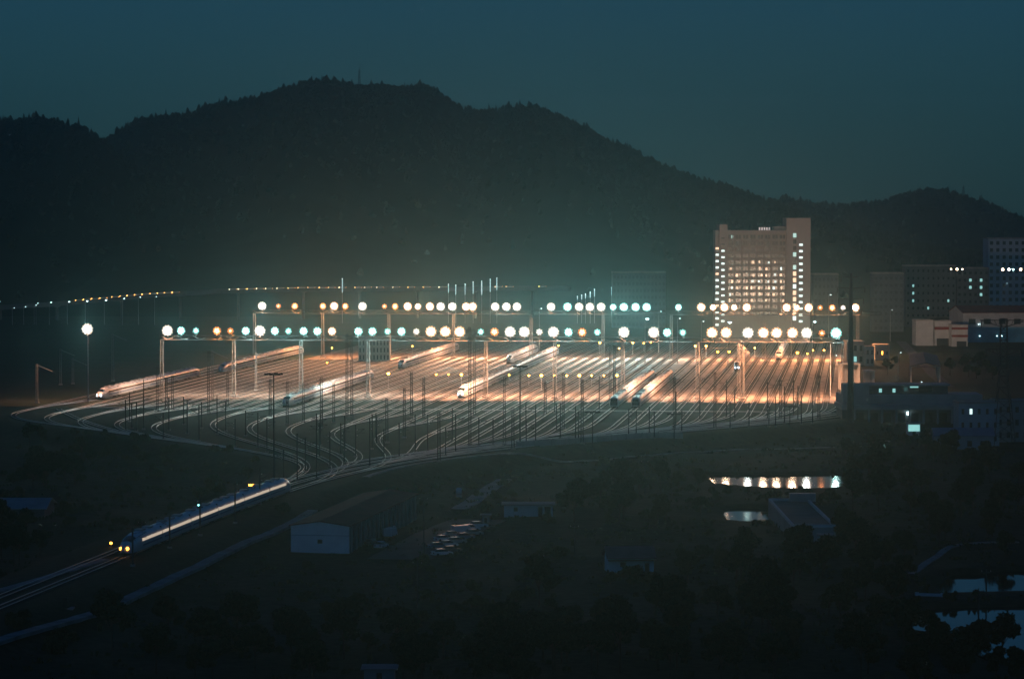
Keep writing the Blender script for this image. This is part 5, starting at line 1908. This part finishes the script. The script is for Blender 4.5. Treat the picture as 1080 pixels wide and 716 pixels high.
for hi, (nm, D, pts, Wf, Wb) in enumerate(RID):
    rx, rh = ridge(pts, D)
    xs = np.arange(max(rx[0], -1450), min(rx[-1], 1450), 12.0)
    vsf = np.concatenate([-Wf * np.linspace(1, 0, 40) ** 1.4, Wb * np.linspace(0, 1, 12)[1:]])
    Xg, Vg = np.meshgrid(xs, vsf)
    base = np.interp(Xg, rx, rh)
    s = np.where(Vg < 0, -Vg / Wf, Vg / Wb)
    spur = 0.22 * np.sin(Xg * 0.021 + 1.7 * np.sin(Xg * 0.006 + hi)) + 0.12 * np.sin(Xg * 0.053 + Vg * 0.006 + 2)
    prof = np.clip(1 - s, 0, 1) ** 1.25
    prof = np.clip(prof * (1 + spur * np.sin(np.pi * np.clip(s, 0, 1)) * 0.8), 0, 1)
    Z = np.maximum(base, 0) * prof - 4 * s - 1.5
    Yg = D + Vg * 1.0
    vv = np.stack([Xg.ravel(), Yg.ravel(), Z.ravel()], 1)
    a, b = Xg.shape
    ii = np.arange(a * b).reshape(a, b)
    ff = np.stack([ii[:-1, :-1].ravel(), ii[:-1, 1:].ravel(), ii[1:, 1:].ravel(), ii[1:, :-1].ravel()], 1)
    me = bpy.data.meshes.new('hill')
    me.from_pydata(vv.tolist(), [], ff.tolist())
    for p in me.polygons:
        p.use_smooth = True
    me.materials.append(M_FOREST)
    o = bpy.data.objects.new('hill', me); col.objects.link(o); o['kind'] = 'structure'
    # forest: crowns on the ridge and down the slope
    rg = np.random.default_rng(50 + hi)
    n = 5200 if hi == 0 else 2600
    lo, hi_x = -0.175 * D, 0.175 * D
    X = rg.uniform(lo, hi_x, n)
    V = -Wf * np.abs(rg.normal(0, 0.28, n))
    nr = n // 3
    V[:nr] = rg.uniform(-14, 8, nr)
    V = np.clip(V, -Wf * 0.95, 20)
    hb = np.interp(X, rx, rh)
    sV = np.where(V < 0, -V / Wf, V / Wb)
    sp_ = 0.22 * np.sin(X * 0.021 + 1.7 * np.sin(X * 0.006 + hi)) + 0.12 * np.sin(X * 0.053 + V * 0.006 + 2)
    Zt = np.maximum(hb, 0) * np.clip(np.clip(1 - sV, 0, 1) ** 1.25 * (1 + sp_ * np.sin(np.pi * np.clip(sV, 0, 1)) * 0.8), 0, 1) - 4 * sV - 1.5
    vs, fs = [], []
    for x_, v_, z_ in zip(X, V, Zt):
        if z_ < 3:
            continue
        r_ = rg.uniform(1.6, 3.6); hh = rg.uniform(2.5, 6.5) + (3.0 if rg.random() < 0.10 else 0)
        con = rg.random() < 0.14
        rings = [(0.55, -0.5), (1.0, 0.28), (0.72, 0.68), (0.25, 1.0)] if not con else [(0.7, -0.4), (0.6, 0.3), (0.35, 0.7), (0.06, 1.15)]
        o_ = len(vs)
        for q, (rr, zz) in enumerate(rings):
            for k in range(5):
                a_ = 2 * math.pi * (k + 0.5 * q) / 5
                jr = r_ * rr * rg.uniform(0.65, 1.3)
                vs.append((x_ + jr * math.cos(a_), D + v_ + jr * math.sin(a_), z_ + hh * zz * rg.uniform(0.88, 1.1)))
        for q in range(3):
            for k in range(5):
                fs.append((o_ + q * 5 + k, o_ + q * 5 + (k + 1) % 5, o_ + q * 5 + 5 + (k + 1) % 5, o_ + q * 5 + 5 + k))
        fs.append((o_ + 15, o_ + 16, o_ + 17, o_ + 18, o_ + 19))
    o = MB().add(vs, fs).build('forest', M_FOREST)
    tag(o, 'dense dark forest covering the ' + hl[hi], 'forest', None, 'stuff')

for px, y0, y1, D, lab in ((379, 96, 68, 3300, 'thin lattice radio mast on the summit of the tallest hill'), (1016, 209, 193, 4000, 'small lattice mast on the right-hand hill'), (1035, 216, 203, 4000, 'smaller lattice mast at the far right of the hill')):
    p = at_depth(px, y0, D); q = at_depth(px, y1, D)
    t = thing('radio_mast', lab, 'mast', (p.x, p.y, p.z - 2), 0)
    h = q.z - p.z + 2
    b = MB(); b.lattice((0, 0, 0), (0, 0, h * 0.8), 3.4, 0.9, 0.16, 9, 0.10); b.build('lattice_frame', M_DARK, t)
    b = MB(); b.tube((0, 0, h * 0.8), (0, 0, h), 0.16, 0.08, 5); b.build('antenna', M_DARK, t)
    for z_ in (0.55, 0.72):
        b = MB(); b.tube((-3, 0, h * z_), (3, 0, h * z_), 0.13, n=4); b.build('crossarm', M_DARK, t)

# ------------------------------------------------------------------ air
hz = bpy.data.materials.new('night_haze')
hz.use_nodes = True
nt = hz.node_tree
nt.nodes.remove(nt.nodes['Principled BSDF'])
pv = nt.nodes.new('ShaderNodeVolumePrincipled')
pv.inputs['Color'].default_value = (0.58, 0.95, 1.0, 1)
pv.inputs['Density'].default_value = 0.95e-4
pv.inputs['Anisotropy'].default_value = 0.9
nt.links.new(pv.outputs['Volume'], nt.nodes['Material Output'].inputs['Volume'])
b = MB(); b.box(-1560, 1560, -330, 5460, -8.5, 262)
o = b.build('haze', hz); o['kind'] = 'stuff'
tag(o, 'thin night haze hanging over the yard and hills', 'haze')

# ------------------------------------------------------------------ sky and sun
w = bpy.data.worlds.new('World')
scene.world = w
w.use_nodes = True
nt = w.node_tree
bg = nt.nodes['Background']
sky = nt.nodes.new('ShaderNodeTexSky')
sky.sky_type = 'NISHITA'
sky.sun_disc = False
SUN_EL, SUN_ROT = R(14.0), R(180)
sky.sun_elevation = SUN_EL
sky.sun_rotation = SUN_ROT
sky.air_density = 1.4
sky.dust_density = 0.4
sky.ozone_density = 3.0
tint = nt.nodes.new('ShaderNodeMix'); tint.data_type = 'RGBA'; tint.blend_type = 'MULTIPLY'; tint.inputs['Factor'].default_value = 1
tint.inputs['B'].default_value = (0.24, 0.92, 2.08, 1)
nt.links.new(sky.outputs['Color'], tint.inputs['A'])
nt.links.new(tint.outputs['Result'], bg.inputs['Color'])
bg.inputs['Strength'].default_value = 0.0088
sd = bpy.data.lights.new('sun', 'SUN')
sd.energy = 0.004
sd.angle = R(10)
sd.color = (0.7, 0.85, 1.0)
so = bpy.data.objects.new('sun', sd)
col.objects.link(so)
so.rotation_euler = (R(80), 0, R(20))

# ------------------------------------------------------------------ render settings
scene.view_settings.view_transform = 'Standard'
scene.view_settings.look = 'None'
scene.view_settings.gamma = 1.0
scene.view_settings.exposure = 0.0
scene.render.engine = 'CYCLES'
cy = scene.cycles
cy.use_denoising = True
cy.denoiser = 'OPENIMAGEDENOISE'
cy.max_bounces = 4
cy.diffuse_bounces = 1
cy.glossy_bounces = 2
cy.transmission_bounces = 2
cy.volume_bounces = 0
cy.transparent_max_bounces = 8
cy.sample_clamp_indirect = 2.0
cy.sample_clamp_direct = 25.0
cy.use_light_tree = True
cy.use_adaptive_sampling = False
cy.filter_width = 1.5
